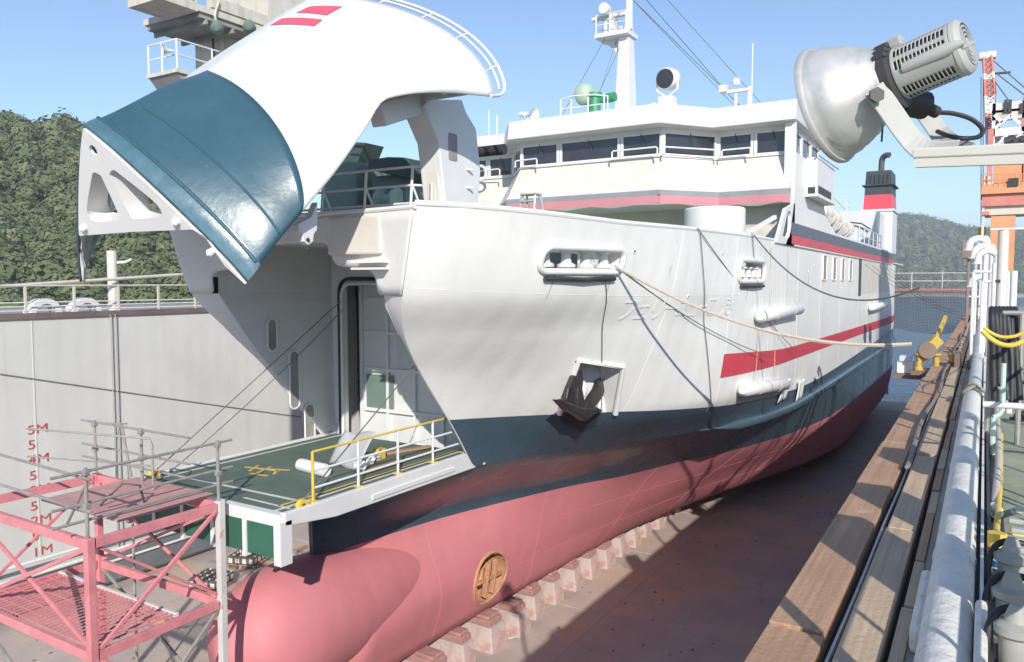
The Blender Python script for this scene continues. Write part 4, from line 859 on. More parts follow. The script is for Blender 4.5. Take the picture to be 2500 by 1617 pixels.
# ------------------------------------------------------------------ fenders hung on the side
def fender(dx0, dy0, dx1, dy1, r_, label):
    a, b = HIT(dx0, dy0), HIT(dx1, dy1); a, b = V(a)+V((r_,-.1,0)), V(b)+V((r_,0,0))
    t = thing('hull_fender', tuple(b-V((0,0,r_))), label, 'fender', 'white wrapped fenders on the ferry side')
    u = nrm(b-a); L = np.linalg.norm(b-a)
    MB().lathe([(0,0),(r_*.6,.02),(r_,.12),(r_*1.02,L*.5),(r_,L-.12),(r_*.6,L-.02),(0,L)], a, u, 18).build('fender_body', tarpw, t, smooth=True)
    for k in (.3,.75):
        c = a+u*L*k; MB().tube([c+V((math.cos(x)*(r_+.01)*1.0,0,math.sin(x)*(r_+.01))) for x in np.linspace(0,2*math.pi,17)[:-1]], .012, 5, closed=True).build('lashing', ropem, t, smooth=True)
        q = c+V((-.05,0,r_)); e = SIDE(q[1], min(11.7, q[2]+2.2), .03); MB().cyl(q, e, .012, 5).build('hanging_rope', ropem, t)
fender(1712,905,1812,892,.2,'lower white wrapped fender hung above the blue band, beside the hanging cloth')
fender(1752,735,1845,718,.2,'upper white wrapped fender hung above the red stripe on the ferry side')
fender(2018,716,2050,708,.2,'small far white fender beside the aft mooring ropes')
for k, (dx, dy, lab) in enumerate([(1815,905,'white cloth hanging beside the lower fender, nearer the bow'),(1850,905,'short white cloth hanging beside the lower fender, nearer the stern')]):
    p = HIT(dx,dy-20); q = p[2]
    rows = [[tuple(SIDE(p[1]+.9*u+.04*math.sin(9*u+z*3), p[2]-.75*z, .07+.03*math.sin(7*u)+.05*(1-z))) for u in np.linspace(0,1,10)] for z in np.linspace(0,1,6)]
    tag(MB().grid(rows).build('hanging_cloth', tarpw, smooth=True, solid=.01), lab, 'cloth', 'cloths on the ferry side')
# ------------------------------------------------------------------ ropes and wires
def rope(name, pts, r_, m, label, cat='rope', n=6, group='mooring ropes and wires'):
    return tag(MB().tube(pts, r_, n).build(name, m, smooth=True), label, cat, group)
fo = SIDE(FAIR[0][1]-.25, FAIR[0][2]+.12, .05)
fit = ON(2118,800,0,-1.35)
rope('mooring_rope', sag(fo, fit, .55, 30), [.03]*15+[.045]*15, ropem, 'thick pale mooring rope from the long fairlead to the yellow dock roller')
f2 = W(6.95,24.0,11.95); e2 = ON(2300,715,0,-.2)
rope('mooring_wire', sag(V((XC+hw(22.4,11.9)+.05,22.4,11.95)), ON(2140,668,0,-1.2), .9, 30), .022, wirem, 'dark mooring wire sagging from the bulwark top towards the dock wall')
rope('mooring_wire', sag(fo+V((0,.1,0)), V(HIT(1770,828))+V((.3,0,0)), .25, 20), .012, wirem, 'thin dark line slanting from the long fairlead to the red stripe', 'wire')
rope('mooring_wire', sag(V((XC+hw(18.5,11.9)+.05,18.5,11.93)), V(HIT(1840,820))+V((.2,0,0)), .15, 20), .012, wirem, 'thin line slanting from the bulwark across the small fairlead', 'wire')
for k, (a, b) in enumerate([((1402,628),(1395,960)),((1745,540),(1752,620)),((1625,540),(1640,955))]):
    p, q = HIT(*a), HIT(*b)
    rope('hanging_line', [SIDE(p[1]+(q[1]-p[1])*t, p[2]+(q[2]-p[2])*t, .04) for t in np.linspace(0,1,16)], .011, wirem, ['thin line hanging from the long fairlead past the anchor','short thin line hanging onto the small fairlead','thin line hanging down the bow aft of the anchor'][k], 'wire')
ra = V((XC-RW+.1,RY0+.5,RZ+.1)); rb = V((XC-2.05,15.25,10.1))
rope('ramp_wire', [ra,rb], .012, wirem, 'taut ramp wire at the port side of the bow ramp', 'wire'); rope('ramp_wire', sag(ra+V((.35,.1,0)), rb+V((.1,0,-.2)), .12, 14), .011, wirem, 'slack twisted wire beside the taut port ramp wire', 'wire')
ra2 = V((XC+RW-.1,RY0+.5,RZ+.1)); rb2 = V((XC+2.05,15.25,10.1))
rope('ramp_wire', [ra2,rb2], .015, wirem, 'ramp wire at the starboard side rising past the yellow rail', 'wire')
for k in range(5):
    a = V((-6+.3*k-12.7*0,0,0)); 
    rope('aft_wire', sag(W(7.1,46+3.2*k,11.6), V((-1.0,52+4*k,8.7)), .5, 12), .012, wirem, 'thin wire, %s of five from the after side of the ferry to the dock' % names[k], 'wire')
# ------------------------------------------------------------------ step ladder on the foredeck
lc = ON(1240,488,1,15.5); st = thing('step_ladder', tuple(lc*[1,1,0]+V((0,0,10.75))), 'small aluminium step ladder standing behind the bow bulwark', 'ladder')
tp = ON(1240,455,1,15.5)[2]; x0 = lc[0]
for s_ in (-1,1):
    for y, dy in ((15.3,-.35),(15.5,.35)): MB().beam((x0+s_*.32,y+dy*1.3,10.75),(x0+s_*.17,y,tp),.04,.07).build('stile', alu, st)
for k in range(5):
    t = (k+.6)/5; MB().b2((x0-.30+.13*t,15.3-.45*(1-t)-.06,10.75+(tp-10.75)*t-.015),(x0+.30-.13*t,15.3-.45*(1-t)+.06,10.75+(tp-10.75)*t+.015)).build('tread', alu, st)
MB().b2((x0-.2,15.22,tp),(x0+.2,15.58,tp+.03)).build('top_step', alu, st)
# ------------------------------------------------------------------ things lying on the ramp
c = ON(722,1088,2,RZ+.13); rl = MB().lathe([(0,0),(.13,0),(.14,.05),(.14,.85),(.13,.9),(0,.9)], c+V((-.42,.1,0)), (1,-.12,0), 16).build('plastic_roll', tarpw, smooth=True); tag(rl, 'white roll of plastic sheet lying on the green ramp', 'roll')
c = ON(805,1085,2,RZ); rows = [[tuple(c+V((-.45+.9*u+.25*v, -.1+.3*v, .02+.75*v+.05*math.sin(6*u+3*v)))) for u in np.linspace(0,1,12)] for v in np.linspace(0,1,9)]
tag(MB().grid(rows).build('tarpaulin', tarpg, smooth=True, solid=.01), 'grey tarpaulin propped up on the bow ramp behind the rail', 'tarpaulin')
for k, (dx, dy, r_) in enumerate([(850,1078,.16),(868,1070,.13),(838,1090,.12)]):
    c = ON(dx,dy,2,RZ); bm = bmesh.new(); bmesh.ops.create_icosphere(bm, subdivisions=3, radius=1)
    vs_ = [c+V((v.co.x*r_*1.5, v.co.y*r_*1.2, r_*.6+v.co.z*r_*.62))*1+V((0,0,0))+.03*V((math.sin(v.co.y*9+k),math.sin(v.co.z*8),math.sin(v.co.x*9))) for v in bm.verts]; fs_ = [[v.index for v in f.verts] for f in bm.faces]; bm.free()
    tag(MB().add(vs_, fs_).build('rubbish_bag', tarpw if k != 1 else tarpg, smooth=True), ['crumpled white bag beside the grey tarpaulin on the ramp','small grey bag behind the white bag on the ramp','small white bag at the foot of the tarpaulin'][k], 'bag')
c = ON(882,1068,2,RZ); tag(MB().box(c+V((0,0,.13)), (.2,.24,.26)).build('yellow_can', yellow, bevel=.02), 'small yellow can on the ramp beside the bags', 'can')
for k, (a, b) in enumerate([((850,1100),(930,1075)),((880,1060),(1000,1040))]):
    p, q = ON(*a,2,RZ), ON(*b,2,RZ); tag(MB().beam(p+V((0,0,.025)), q+V((0,0,.025)), .16, .04).build('loose_plank', wood1), ['brown plank lying on the ramp near the starboard rail','brown plank lying across the ramp towards the bow opening'][k], 'plank')
# ------------------------------------------------------------------ left dock wall
wall = thing('dock_wall', (-26.4,20,0), 'pale grey steel dock wall with red depth marks behind the scaffold', 'wall')
MB().b2((-26.25,-22,0),(-25.9,76,9.45)).build('wall_plating', greyplate, wall)
MB().b2((-26.3,-22,9.45),(-25.82,76,9.62)).build('rubbing_strip', M('dark_strip',(.17,.13,.12),.7,var=.2), wall)
for y in (4,12.9,24,36,48,60): MB().b2((-25.905,y,1.9),(-25.885,y+.035,9.4)).build('plate_seam', greyplate, wall)
for y in (15.45,15.62): MB().cyl((-25.8,y,1.0),(-25.8,y+.02,9.5),.018,6).build('wall_conduit', M('conduit_grey',(.36,.36,.35),.5), wall)
MB().b2((-25.9,-20,.25),(-25.55,75,1.15)).build('bilge_ledge', M('ledge_slate',(.16,.18,.20),.7,var=.2), wall)
for z, r_ in ((1.75,.05),(1.32,.06),(.95,.045)): MB().tube([(-25.5,-20,z),(-25.5,75,z)], r_, 8).build('wall_pipe', white2, wall, smooth=True)
MB().tube([ON(0,870,0,-25.87),ON(400,928,0,-25.87),ON(700,970,0,-25.87)], .022, 6).build('wire_shadow_line', M('wire_shadow_grey',(.22,.22,.22),.7), wall)  # thin grey tube stands for the shadow line of an unseen wire
marks = [('5M',5.9),('5',5.42),('4M',4.93),('5',4.42),('3M',3.93),('5',3.42),('2M',2.93),('5',2.42),('1M',1.9)]
for tx, z in marks:
    vs_, fs_ = text_mesh(tx, .42); x0 = ON(62,1000,0,-25.89)[1]
    MB().add([(-25.885, x0+v[0]*1.25, z-.15+v[1]) for v in vs_], fs_).build('draft_mark', draftred, wall, solid=.004)
# rail, ventilators, pole on the left deck
gr = thing('guard_rail', (-26.4,20,9.52), 'white guard rail along the top of the left dock wall', 'railing')
for y in np.arange(2,60,1.55): MB().b2((-26.12,y-.035,9.5),(-26.06,y+.035,10.5)).build('rail_post', beige, gr)
for z in (9.7,9.83,9.96,10.5): MB().tube([(-26.09,0,z),(-26.09,60,z)], .022 if z < 10 else .035, 6).build('rail_bar', white2 if z < 10.3 else beige, gr)
for k, (dx, lab) in enumerate([(90,'left white half-round hatch behind the dock wall rail'),(185,'right white half-round hatch behind the dock wall rail')]):
    c = ON(dx,715,0,-27.4); v = MB()
    v.lathe([(.52,0),(.52,.5),(.34,.5),(.34,0)], (c[0],c[1],9.55), (1,0,0), 20); tag(v.build('deck_hatch', white2, smooth=True), lab, 'hatch', 'half-round hatches')
p = ON(262,660,0,-27); po = thing('lamp_pole', (p[0],p[1],9.52), 'short cream pole with a small arm on the left dock wall', 'pole')
MB().cyl((p[0],p[1],9.5),(p[0],p[1],11.75),.17,14).build('pole_tube', cream, po, smooth=True); MB().tube([(p[0],p[1],11.3),(p[0]+.3,p[1]+.35,11.35),(p[0]+.3,p[1]+.55,11.45)], .05, 6).build('pole_arm', white2, po)
a, b = ON(-20,668,0,-26.6), ON(492,634,0,-26.6); tag(MB().cyl(a,b,.06,8).build('long_boom', beige), 'long cream boom lying above the left dock rail', 'boom')
a, b = ON(445,652,0,-26.8), ON(495,622,0,-26.8); tag(MB().cyl(a,b,.05,8).build('boom_strut', beige), 'short cream strut slanting beside the long boom', 'strut')
# ------------------------------------------------------------------ dock crane with cab above the left wall
CXY = (-29.4,23.3); dc = thing('dock_crane', (CXY[0],CXY[1],9.5), 'weathered cream dock crane with cab on a round column, behind the raised visor', 'crane')
MB().lathe([(1.25,9.5),(1.2,21.6),(1.5,21.7),(1.5,22.2)], (CXY[0],CXY[1],0), n=28).build('crane_column', beige, dc, smooth=True)
z0 = ON(560,75,0,-28.5)[2]
def cp(dx, dy, X=-28.5): return ON(dx, dy, 0, X)
# platform deck and cab
pf = MB(); pf.b2((-30.6,20.2,21.95),(-27.0,28.5,22.2)); pf.build('crane_platform', beige, dc)
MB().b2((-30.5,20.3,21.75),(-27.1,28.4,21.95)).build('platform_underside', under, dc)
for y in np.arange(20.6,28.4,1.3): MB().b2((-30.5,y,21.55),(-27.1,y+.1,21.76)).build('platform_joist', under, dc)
MB().b2((-31.6,24.6,22.2),(-28,28.2,25)).build('machinery_house', beige, dc); MB().b2((-27.4,20.9,22.3),(-27.05,24.5,22.75)).build('front_girder', beige, dc)
cb = MB().b2((-29.0,18.5,21.9),(-27.0,20.19,22.25)).build('crane_cab', beige, dc)
for x, y in ((-27.05,18.55),(-27.05,20.1),(-28.95,18.55),(-28.95,20.1)): MB().b2((x-.06,y-.06,22.2),(x+.06,y+.06,24.6)).build('cab_post', beige, cb, loc=(0,0,0))
for q in (((-27.04,18.6,22.3),(-27.0,20.05,24.5)),((-28.9,18.5,22.3),(-27.1,18.54,24.5))): MB().b2(*q).build('cab_glass', glass, cb, loc=(0,0,0))
MB().b2((-29.1,18.4,24.5),(-26.9,20.3,24.65)).build('cab_roof', beige, cb, loc=(0,0,0))
for y in (21.0,22.6): MB().lathe([(0,0),(.22,.02),(.28,.3),(.12,.42),(0,.45)], (-26.9,y,21.6+.3*(y-21)), (.4,-.3,-.6), 14).build('crane_floodlight', drabgreen, dc, smooth=True)
MB().tube(smooth_path([(-27,21.2,22.6),(-26.9,20.9,21.9),(-26.95,21.2,21.5)],4),.05,6).build('loose_hose', beige, dc)
for y in np.arange(24.8,28.6,.9): MB().cyl((-27.05,y,22.2),(-27.05,y,23.3),.03,6).build('platform_rail_post', white2, dc)
for z in (22.75,23.3): MB().tube([(-27.05,24.6,z),(-27.05,28.5,z)], .025, 6).build('platform_rail', white2, dc)
MB().tube([(CXY[0]+1.1,CXY[1]-1.0,9.5),(CXY[0]+1.1,CXY[1]-1.0,20.9)], .09, 8).build('column_pipe', beige, dc); MB().tube([(CXY[0]+1.0,CXY[1]-1.35,9.5),(CXY[0]+1.0,CXY[1]-1.35,21.3)], .05, 8).build('column_pipe', darksteel, dc)
for ch in dc.children:
    if ch.name.split('.')[0] in ('crane_platform','platform_underside','platform_joist','machinery_house','front_girder','crane_cab','crane_floodlight','loose_hose','platform_rail_post','platform_rail'): ch.location.z -= .55
# lower balcony
bl = [cp(365,188),cp(368,165),cp(455,150),cp(560,150),cp(560,200),cp(400,200)]
MB().b2((-29.6,19.6,18.95),(-27.6,24.5,19.1)).build('balcony_deck', beige, dc)
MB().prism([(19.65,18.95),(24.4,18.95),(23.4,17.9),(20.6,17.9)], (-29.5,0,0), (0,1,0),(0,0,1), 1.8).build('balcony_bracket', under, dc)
for y in (19.65,21.3,22.9,24.4): MB().cyl((-27.65,y,19.1),(-27.65,y,20.25),.04,6).build('balcony_post', white2, dc)
for x in (-28.6,-29.5): MB().cyl((x,19.65,19.1),(x,19.65,20.25),.04,6).build('balcony_post', white2, dc)
for z in (19.65,20.25): MB().tube([(-29.5,19.65,z),(-27.65,19.65,z),(-27.65,24.4,z)], .032, 6).build('balcony_rail', white2, dc)
MB().lathe([(.05,0),(.07,.2),(.2,.4),(.24,.42)], (-27.7,19.55,19.75), (-.4,-.9,-.05), 14).build('hailer_horn', white2, dc, smooth=True); MB().lathe([(0,0),(.2,0),(.22,.25),(.1,.4),(0,.4)], (-27.5,21.4,19.2), (.3,-.8,.3), 14).build('balcony_lamp', white2, dc, smooth=True)
# ------------------------------------------------------------------ pallets of paint cans on the dock floor
def pallet(dx, dy, rows, lab, rz):
    c = ON(dx, dy, 2, 0); n_ = 0
    t = thing('pallet', (c[0],c[1],0), 'wooden pallet under the %s of paint cans on the dock floor' % lab, 'pallet', 'pallets on the dock floor')
    for k in range(5): MB().box((0,-.5+.25*k,.12),(1.2,.16,.03)).build('slat', wood1, t, loc=(0,0,0))
    for k in (-.52,0,.52): MB().box((k,0,.05),(.1,1.16,.1)).build('bearer', wood1, t, loc=(0,0,0))
    t.rotation_euler.z = rz; rot = Matrix.Rotation(rz,3,'Z'); proto = None
    for z, pts in rows:
        for (a, b) in pts:
            o = rot @ Vector((a,b,0)); loc = (c[0]+o.x, c[1]+o.y, .135+z*.3); n_ += 1
            lb = 'dark paint can with white label, can %s on the %s' % (names[n_-1] if n_ <= 20 else names[n_-20], lab)
            if proto is None:
                proto = thing('paint_can', loc, lb, 'paint can', 'cans of the '+lab); proto.rotation_euler.z = rz
                MB().box((0,0,.145),(.24,.24,.29)).build('can_body', canm, proto, loc=(0,0,0), bevel=.015)
                MB().box((0,-.122,.14),(.15,.004,.17)).build('can_label', paper, proto, loc=(0,0,0)); MB().box((.122,0,.14),(.004,.15,.17)).build('can_label', paper, proto, loc=(0,0,0))
                MB().lathe([(.04,.29),(.04,.31),(0,.31)], (.05,.05,0), n=10).build('can_lid', paper, proto, loc=(0,0,0)); MB().tube([(-.08,0,.29),(-.05,0,.33),(.02,0,.33),(.0,0,.29)], .008, 5).build('can_handle', darksteel, proto, loc=(0,0,0))
            else: copy_tree(proto, loc, lb, rz)
grid4 = [(-.42+.28*i, -.42+.28*j) for i in range(4) for j in range(4)]
pallet(578,1310, [(0,[g_ for g_ in grid4 if g_[1] < .3]),(1,grid4[5:7]+grid4[9:11]+grid4[8:9])], 'taller stack', .35)
pallet(492,1365, [(0,grid4)], 'low wide stack', .3)
# ------------------------------------------------------------------ red scaffold tower in front of the ramp
SX0, SX1, SY0, SY1, SZ, SL = -15.6, -11.7, 6.55, 8.95, 6.65, 4.85
sf = thing('scaffold_tower', (-13.6,7.7,0), 'faded red access scaffold tower with pipe rails in front of the ramp', 'scaffold')
def sb(name, p, q, w_, h_, m=pink): return MB().beam(p, q, w_, h_).build(name, m, sf, bevel=.008)
for x, y, m in ((SX1,SY0,pink),(SX1,SY1,M('worn_white_leg',(.62,.60,.57),.6,var=.1,dirt=.25,dirtcol=(.5,.2,.18),dscale=3)),(SX0,SY0,pink),(SX0,SY1,pink)):
    MB().b2((x-.065,y-.065,0),(x+.065,y+.065,SZ)).build('leg', m, sf, bevel=.01)
    MB().b2((x-.2,y-.2,.004),(x+.2,y+.2,.04)).build('foot_plate', galv, sf)
for z in (SZ-.1, SL-.1, 2.6):
    for y in (SY0,SY1): sb('frame_beam', (SX0+.09,y,z), (SX1-.09,y,z), .09, .16)
    for x in (SX0,SX1): sb('frame_beam', (x,SY0+.09,z), (x,SY1-.09,z), .09, .16)
sb('diagonal_brace', (SX1+.03,SY0+.1,SL), (SX1+.03,SY1-.1,SZ-.15), .05, .07); sb('diagonal_brace', (SX1-.03,SY0+.1,SZ-.15), (SX1-.03,SY1-.1,SL+.1), .05, .05)
sb('diagonal_brace', (SX0+.1,SY0-.03,SL), (SX1-.1,SY0-.03,SZ-.2), .05, .07); sb('diagonal_brace', (SX0+.1,SY0+.03,SZ-.2), (SX1-.1,SY0+.03,SL), .05, .07)
sb('diagonal_brace', (SX0+.1,SY1,SL), (SX1-.1,SY1,SZ-.2), .05, .06); sb('diagonal_brace', (SX0+.1,SY1-.05,SZ-.2), (SX1-.1,SY1-.05,SL), .05, .06)
sb('diagonal_brace', (SX0,SY0+.1,SL), (SX0,SY1-.1,SZ-.15), .05, .06)
for a, b in (((SX1,SY0+.1,2.7),(SX1,SY1-.1,SL-.2)),((SX1-.1,SY0,2.7),(SX0+.1,SY0,SL-.2)),((SX1-.1,SY1,2.7),(SX0+.1,SY1,SL-.2)),((SX1,SY0+.1,.2),(SX1,SY1-.1,2.5)),((SX1-.1,SY1,.2),(SX0+.1,SY1,2.5))): sb('diagonal_brace', a, b, .05, .06, galv)
mb = MB()
for x in np.arange(SX0+.1,SX1-.05,.13): mb.b2((x-.011,SY0+.07,SL-.03),(x+.011,8.06,SL))
for y in np.arange(SY0+.1,8.05,.2): mb.b2((SX0+.08,y-.008,SL-.025),(SX1-.08,y+.008,SL-.012))
stuff(mb.build('floor_grating', pink, sf))
sb('grating_edge', (SX0+.08,8.09,SL-.02),(SX1-.08,8.09,SL-.02),.07,.08,M('worn_white_leg',(.62,.60,.57)))
pinkdeck = M('pale_red_deck_plate', (.56,.30,.27), .75, var=.15, scale=3, dirt=.2, dirtcol=(.5,.4,.34), dscale=2)
for k in range(2):
    y0 = 7.25+.945*k; MB().b2((-14.45,y0,SZ+.0),(-12.06,y0+.93,SZ+.035)).build('deck_plate', pinkdeck, sf)
# pipe rails and couplers
def pipe(name, pts, r_=.024, m=galv): return MB().tube(pts, r_, 8).build(name, m, sf, smooth=True)
for x, y in ((SX1,SY0),(SX1,SY1),(SX0,SY1),(SX0+1.6,SY1),(SX0,SY0)):
    pipe('rail_post', [(x-.03,y,SZ-.4),(x-.03,y,SZ+1.1)], .03)
    for z in (.5,1.02):
        MB().box((x-.03,y,SZ+z),(.1,.1,.09)).build('coupler', galv, sf, bevel=.015)
for z in (.28,.55,1.05):
    pipe('rail_pipe', [(SX1-.08,SY0-.5,SZ+z-.02),(SX1-.08,SY1+.35,SZ+z)])
    pipe('rail_pipe', [(SX0-.6,SY1+.05,SZ+z),(SX1-.9,SY1+.05,SZ+z)]); 
pipe('rail_pipe', [(SX0-.6,SY0,SZ+1.05),(SX1+.2,SY0-.05,SZ+.95)]); pipe('rail_pipe', [(SX0-.6,SY0,SZ+.5),(SX1+.2,SY0-.05,SZ+.45)])
pipe('rail_pipe', [(SX0-.3,SY0+1.2,SZ+1.1),(SX1-1.6,SY1-.3,SZ+1.02),(SX1-1.55,SY1-.28,SZ+.9),(SX1-1.55,SY1-.28,SZ+.05)], .02)
pipe('rail_pipe', [(SX0-.3,SY0+1.2,SZ+.55),(SX1-1.6,SY1-.3,SZ+.5)], .016)
pipe('prop_pipe', [(SX1-.05,SY0+.05,SZ+.9),(SX1-1.2,SY0+.3,SZ-.1)], .022); pipe('prop_pipe', [(SX1-1.4,SY0+1.0,SZ+.05),(SX1-1.2,SY0+1.3,SZ+.4),(SX1-1.0,SY0+1.5,SZ+.35),(SX1-.95,SY0+1.55,SZ+.02)], .02, darksteel)
pp = thing('rigging_post', (SX0+.3,11.2,0), 'thin rusty pipe post with hanging cords behind the scaffold', 'post')
P0 = ON(282,988,1,11.2); P1 = ON(305,1110,1,11.2)
MB().tube([(P1[0],11.2,0),P1,P0], .035, 8).build('post_tube', galv, pp, smooth=True); MB().cyl(P0+V((-.9,0,-.05)),P0+V((.25,0,.05)),.022,6).build('cross_pipe', galv, pp)
for k in (-.25,.2): MB().tube(smooth_path([P0+V((0,0,0)),P0+V((k*.7,0,-.3)),P0+V((k,0,-.9)),P0+V((k*1.2,0,-1.4))],4),.012,5).build('hanging_cord', wirem, pp)

# ------------------------------------------------------------------ loose gear on the dock floor
c = ON(1185,1470,2,.05); tag(MB().tube(smooth_path([c+V((-.5,.4,0)),c+V((0,.45,.02)),c+V((.35,.1,.02)),c+V((.2,-.35,0)),c+V((-.2,-.4,0))],6), .04, 8).build('floor_hose', ropem, smooth=True), 'looped pale hose lying on the lit dock floor beside the blocks', 'hose')
rgd = np.random.default_rng(21); mb = MB()
for k in range(700):
    x, y = rgd.uniform(-25,-1), rgd.uniform(2,60); s_ = rgd.uniform(.01,.05); mb.box((x,y,s_*.4), (s_*2,s_*1.3,s_*.8), (nrm((math.cos(k),math.sin(k),0)), nrm((-math.sin(k),math.cos(k),0)), V((0,0,1))))
stuff(tag(mb.build('floor_grit', M('grit_brown',(.30,.21,.16),.9,var=.3)), 'scattered grit and rust flakes on the dock floor', 'grit'))
for k in range(9):
    x, y = rgd.uniform(-24.5,-19), rgd.uniform(11,26); a = rgd.uniform(0,3); L_ = rgd.uniform(.5,1.5)
    tag(MB().beam((x,y,.06),(x+L_*math.cos(a),y+L_*math.sin(a),.06),.14,.1).build('timber_scrap', wood1), 'scrap timber on the floor by the left wall, %s of nine' % names[k], 'timber', 'timber scraps by the left wall')
# ------------------------------------------------------------------ right dock wall: wall, timber fenders, pipe
rw = thing('dock_wall', (0,20,0), 'shaded dock wall carrying the timber fenders below the big white pipe', 'wall')
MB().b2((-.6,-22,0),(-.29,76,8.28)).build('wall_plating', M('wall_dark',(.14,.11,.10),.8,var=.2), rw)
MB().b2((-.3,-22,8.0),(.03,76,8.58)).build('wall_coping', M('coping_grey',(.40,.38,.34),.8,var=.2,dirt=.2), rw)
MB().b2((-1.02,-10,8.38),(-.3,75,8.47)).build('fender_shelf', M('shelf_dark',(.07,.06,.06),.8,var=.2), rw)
rg3 = np.random.default_rng(5)
for x0, x1, mm, z, ln in ((-1.03,-.71,(wood1,wood1),8.6,3.0),(-.615,-.41,(wood2,wood2),8.61,2.8),(-.37,-.302,(wood2,wood1),8.6,1.1)):
    y = -2.0+rg3.uniform(0,1)
    while y < 70:
        L = ln*rg3.uniform(.75,1.25); m = mm[0] if rg3.uniform() < .7 else mm[1]
        MB().b2((x0+rg3.uniform(-.008,.008),y,8.475),(x1+rg3.uniform(-.008,.008),y+L-.03-.05*rg3.uniform(),z+rg3.uniform(-.012,.012))).build('fender_board', m, rw, bevel=.004)
        y += L
MB().tube([(-.663,y,8.54+.01*math.sin(y*2)) for y in np.arange(0,40,.5)], .013, 6).build('fender_chain', alu, rw, smooth=True)
MB().tube([(-.66+.03*math.sin(y*.9),y,8.66) for y in np.arange(9,36,.6)], .028, 6).build('fender_hose', M('grey_hose',(.22,.20,.18),.7), rw, smooth=True)
# big pipe on saddles
bp_ = thing('service_pipe', (-.095,6,8.6), 'large weathered white pipe running along the dock edge', 'pipe')
ye = ON(2262,920,2,8.72)[1]
MB().lathe([(.124,-3.0),(.125,ye-.02),(.12,ye),(.09,ye),(.09,ye-.1)], (-.115,0,8.72), (0,1,0), 32).build('pipe_body', pipew, bp_, smooth=True)
for y in (2.9,4.6,6.35,8.1,9.9):
    MB().b2((-.2,y,8.581),(-.03,y+.13,8.66)).build('pipe_saddle', pipew, bp_); 
MB().b2((.012,3.6,8.6),(.07,4.9,8.86)).build('side_plate', pipew, bp_, bevel=.03); MB().b2((-.29,4.6,8.582),(-.225,5.6,8.74)).build('side_plate', pipew, bp_, bevel=.03)
for y in (3.6,5.9,8.9): MB().lathe([(.123,0),(.131,.01),(.131,.05),(.123,.06)], (-.115,y,8.72), (0,1,0), 32).build('weld_band', pipew, bp_, smooth=True)
MB().b2((.035,1.0,8.602),(.055,ye+.4,8.76)).build('kick_plate', white2, bp_)
sp_ = thing('service_pipe', (-.1,18,8.6), 'thinner pale pipe continuing along the dock edge towards the stern', 'pipe')
y1 = ye-.2
MB().tube([(-.09,y1,8.74),(-.09,20,8.8),(-.1,28,8.85),(-.1,44,8.85)], .105, 14).build('pipe_body', M('pale_grey_pipe',(.52,.55,.53),.5,var=.1,scale=3), sp_, smooth=True)
MB().lathe([(.1,0),(.15,0),(.15,.05),(.11,.06),(.11,.2)], (-.09,y1-.02,8.74), (0,1,0), 20).build('pipe_flange', pipew, sp_, smooth=True)
for y in np.arange(y1+.4,38,2.2): MB().b2((-.17,y,8.581),(.0,y+.1,8.7)).build('pipe_saddle', galv, sp_)
MB().b2((.04,ye+.1,8.6),(.11,22,8.8)).build('kick_plate', pipew, sp_)
# rags wound on the pipe joint
for k in range(4):
    y = ye-.35+.16*k; rr_ = [(-.09+ (.15+.02*math.sin(3*t+k))*math.cos(t), y+.08*math.sin(t*2+k), 8.76+(.14+.02*math.cos(4*t))*math.sin(t)) for t in np.linspace(0,2*math.pi,20)[:-1]]
    tag(MB().tube(rr_, .02, 6, closed=True).build('joint_lashing', ropem if k % 2 else M('olive_rag',(.25,.25,.17),.9), smooth=True), ['pale','olive','second pale','second olive'][k]+' lashing wound round the pipe joint', 'rope', 'lashings on the pipe joint')
# conduits and cables on the deck beside the pipe
cd_ = thing('deck_conduit', (.2,8,8.6), 'bent pale conduit pipe standing on the deck right of the white pipe', 'conduit')
q = [ON(2312,1180,2,8.7)]+[ON(a,b,2,8.75) for a,b in ((2318,1120),(2322,1040),(2318,960),(2318,890))]
MB().tube(smooth_path([V((q[0][0],q[0][1],8.62))]+q,4), .032, 10).build('conduit_tube', M('conduit_cream',(.52,.47,.40),.6,var=.15,scale=6), cd_, smooth=True)
MB().lathe([(.03,0),(.055,.02),(.055,.12),(.03,.14)], q[0], (.1,-.9,-.1), 12).build('conduit_collar', pipew, cd_, smooth=True)
tray = thing('cable_tray', (.12,9,8.6), 'dark perforated cable tray between the white pipe and the conduit', 'tray')
MB().b2((.075,4.0,8.6),(.10,20,8.74)).build('tray_side', darksteel, tray); MB().b2((.10,4.0,8.605),(.2,20,8.62)).build('tray_bottom', darksteel, tray)
for k in range(26):
    MB().b2((.098,5+.45*k,8.655),(.104,5.12+.45*k,8.69)).build('tray_slot', pipew, tray)
yp = thing('fire_hydrant', tuple(ON(2318,1262,2,8.6)), 'yellow hydrant branch with a long yellow pipe beside the white pipe', 'hydrant')
a = ON(2316,1258,2,8.78); b = ON(2372,1250,2,8.78)
MB().lathe([(.05,-.02),(.055,.05),(.045,.08),(.045,.14),(.05,.15),(.05,.2),(.04,.21),(.04,.26)], a, b-a, 16).build('hydrant_branch', yellow, yp, smooth=True)
MB().cyl(a*[1,1,0]+V((0,0,8.6)), a+V((0,0,.06)), .055, 14).build('hydrant_body', yellow, yp, smooth=True)
MB().tube([a+V((0,.05,0)), ON(2326,1120,2,8.72), ON(2328,1010,2,8.72)], .022, 10).build('hydrant_pipe', yellow, yp, smooth=True)
MB().lathe([(.028,0),(.04,.01),(.035,.07),(0,.08)], a*[1,1,0]+V((.0,-.12,8.62)), n=12).build('blue_cap', M('blue_cap',(.22,.42,.60),.5), yp, smooth=True)
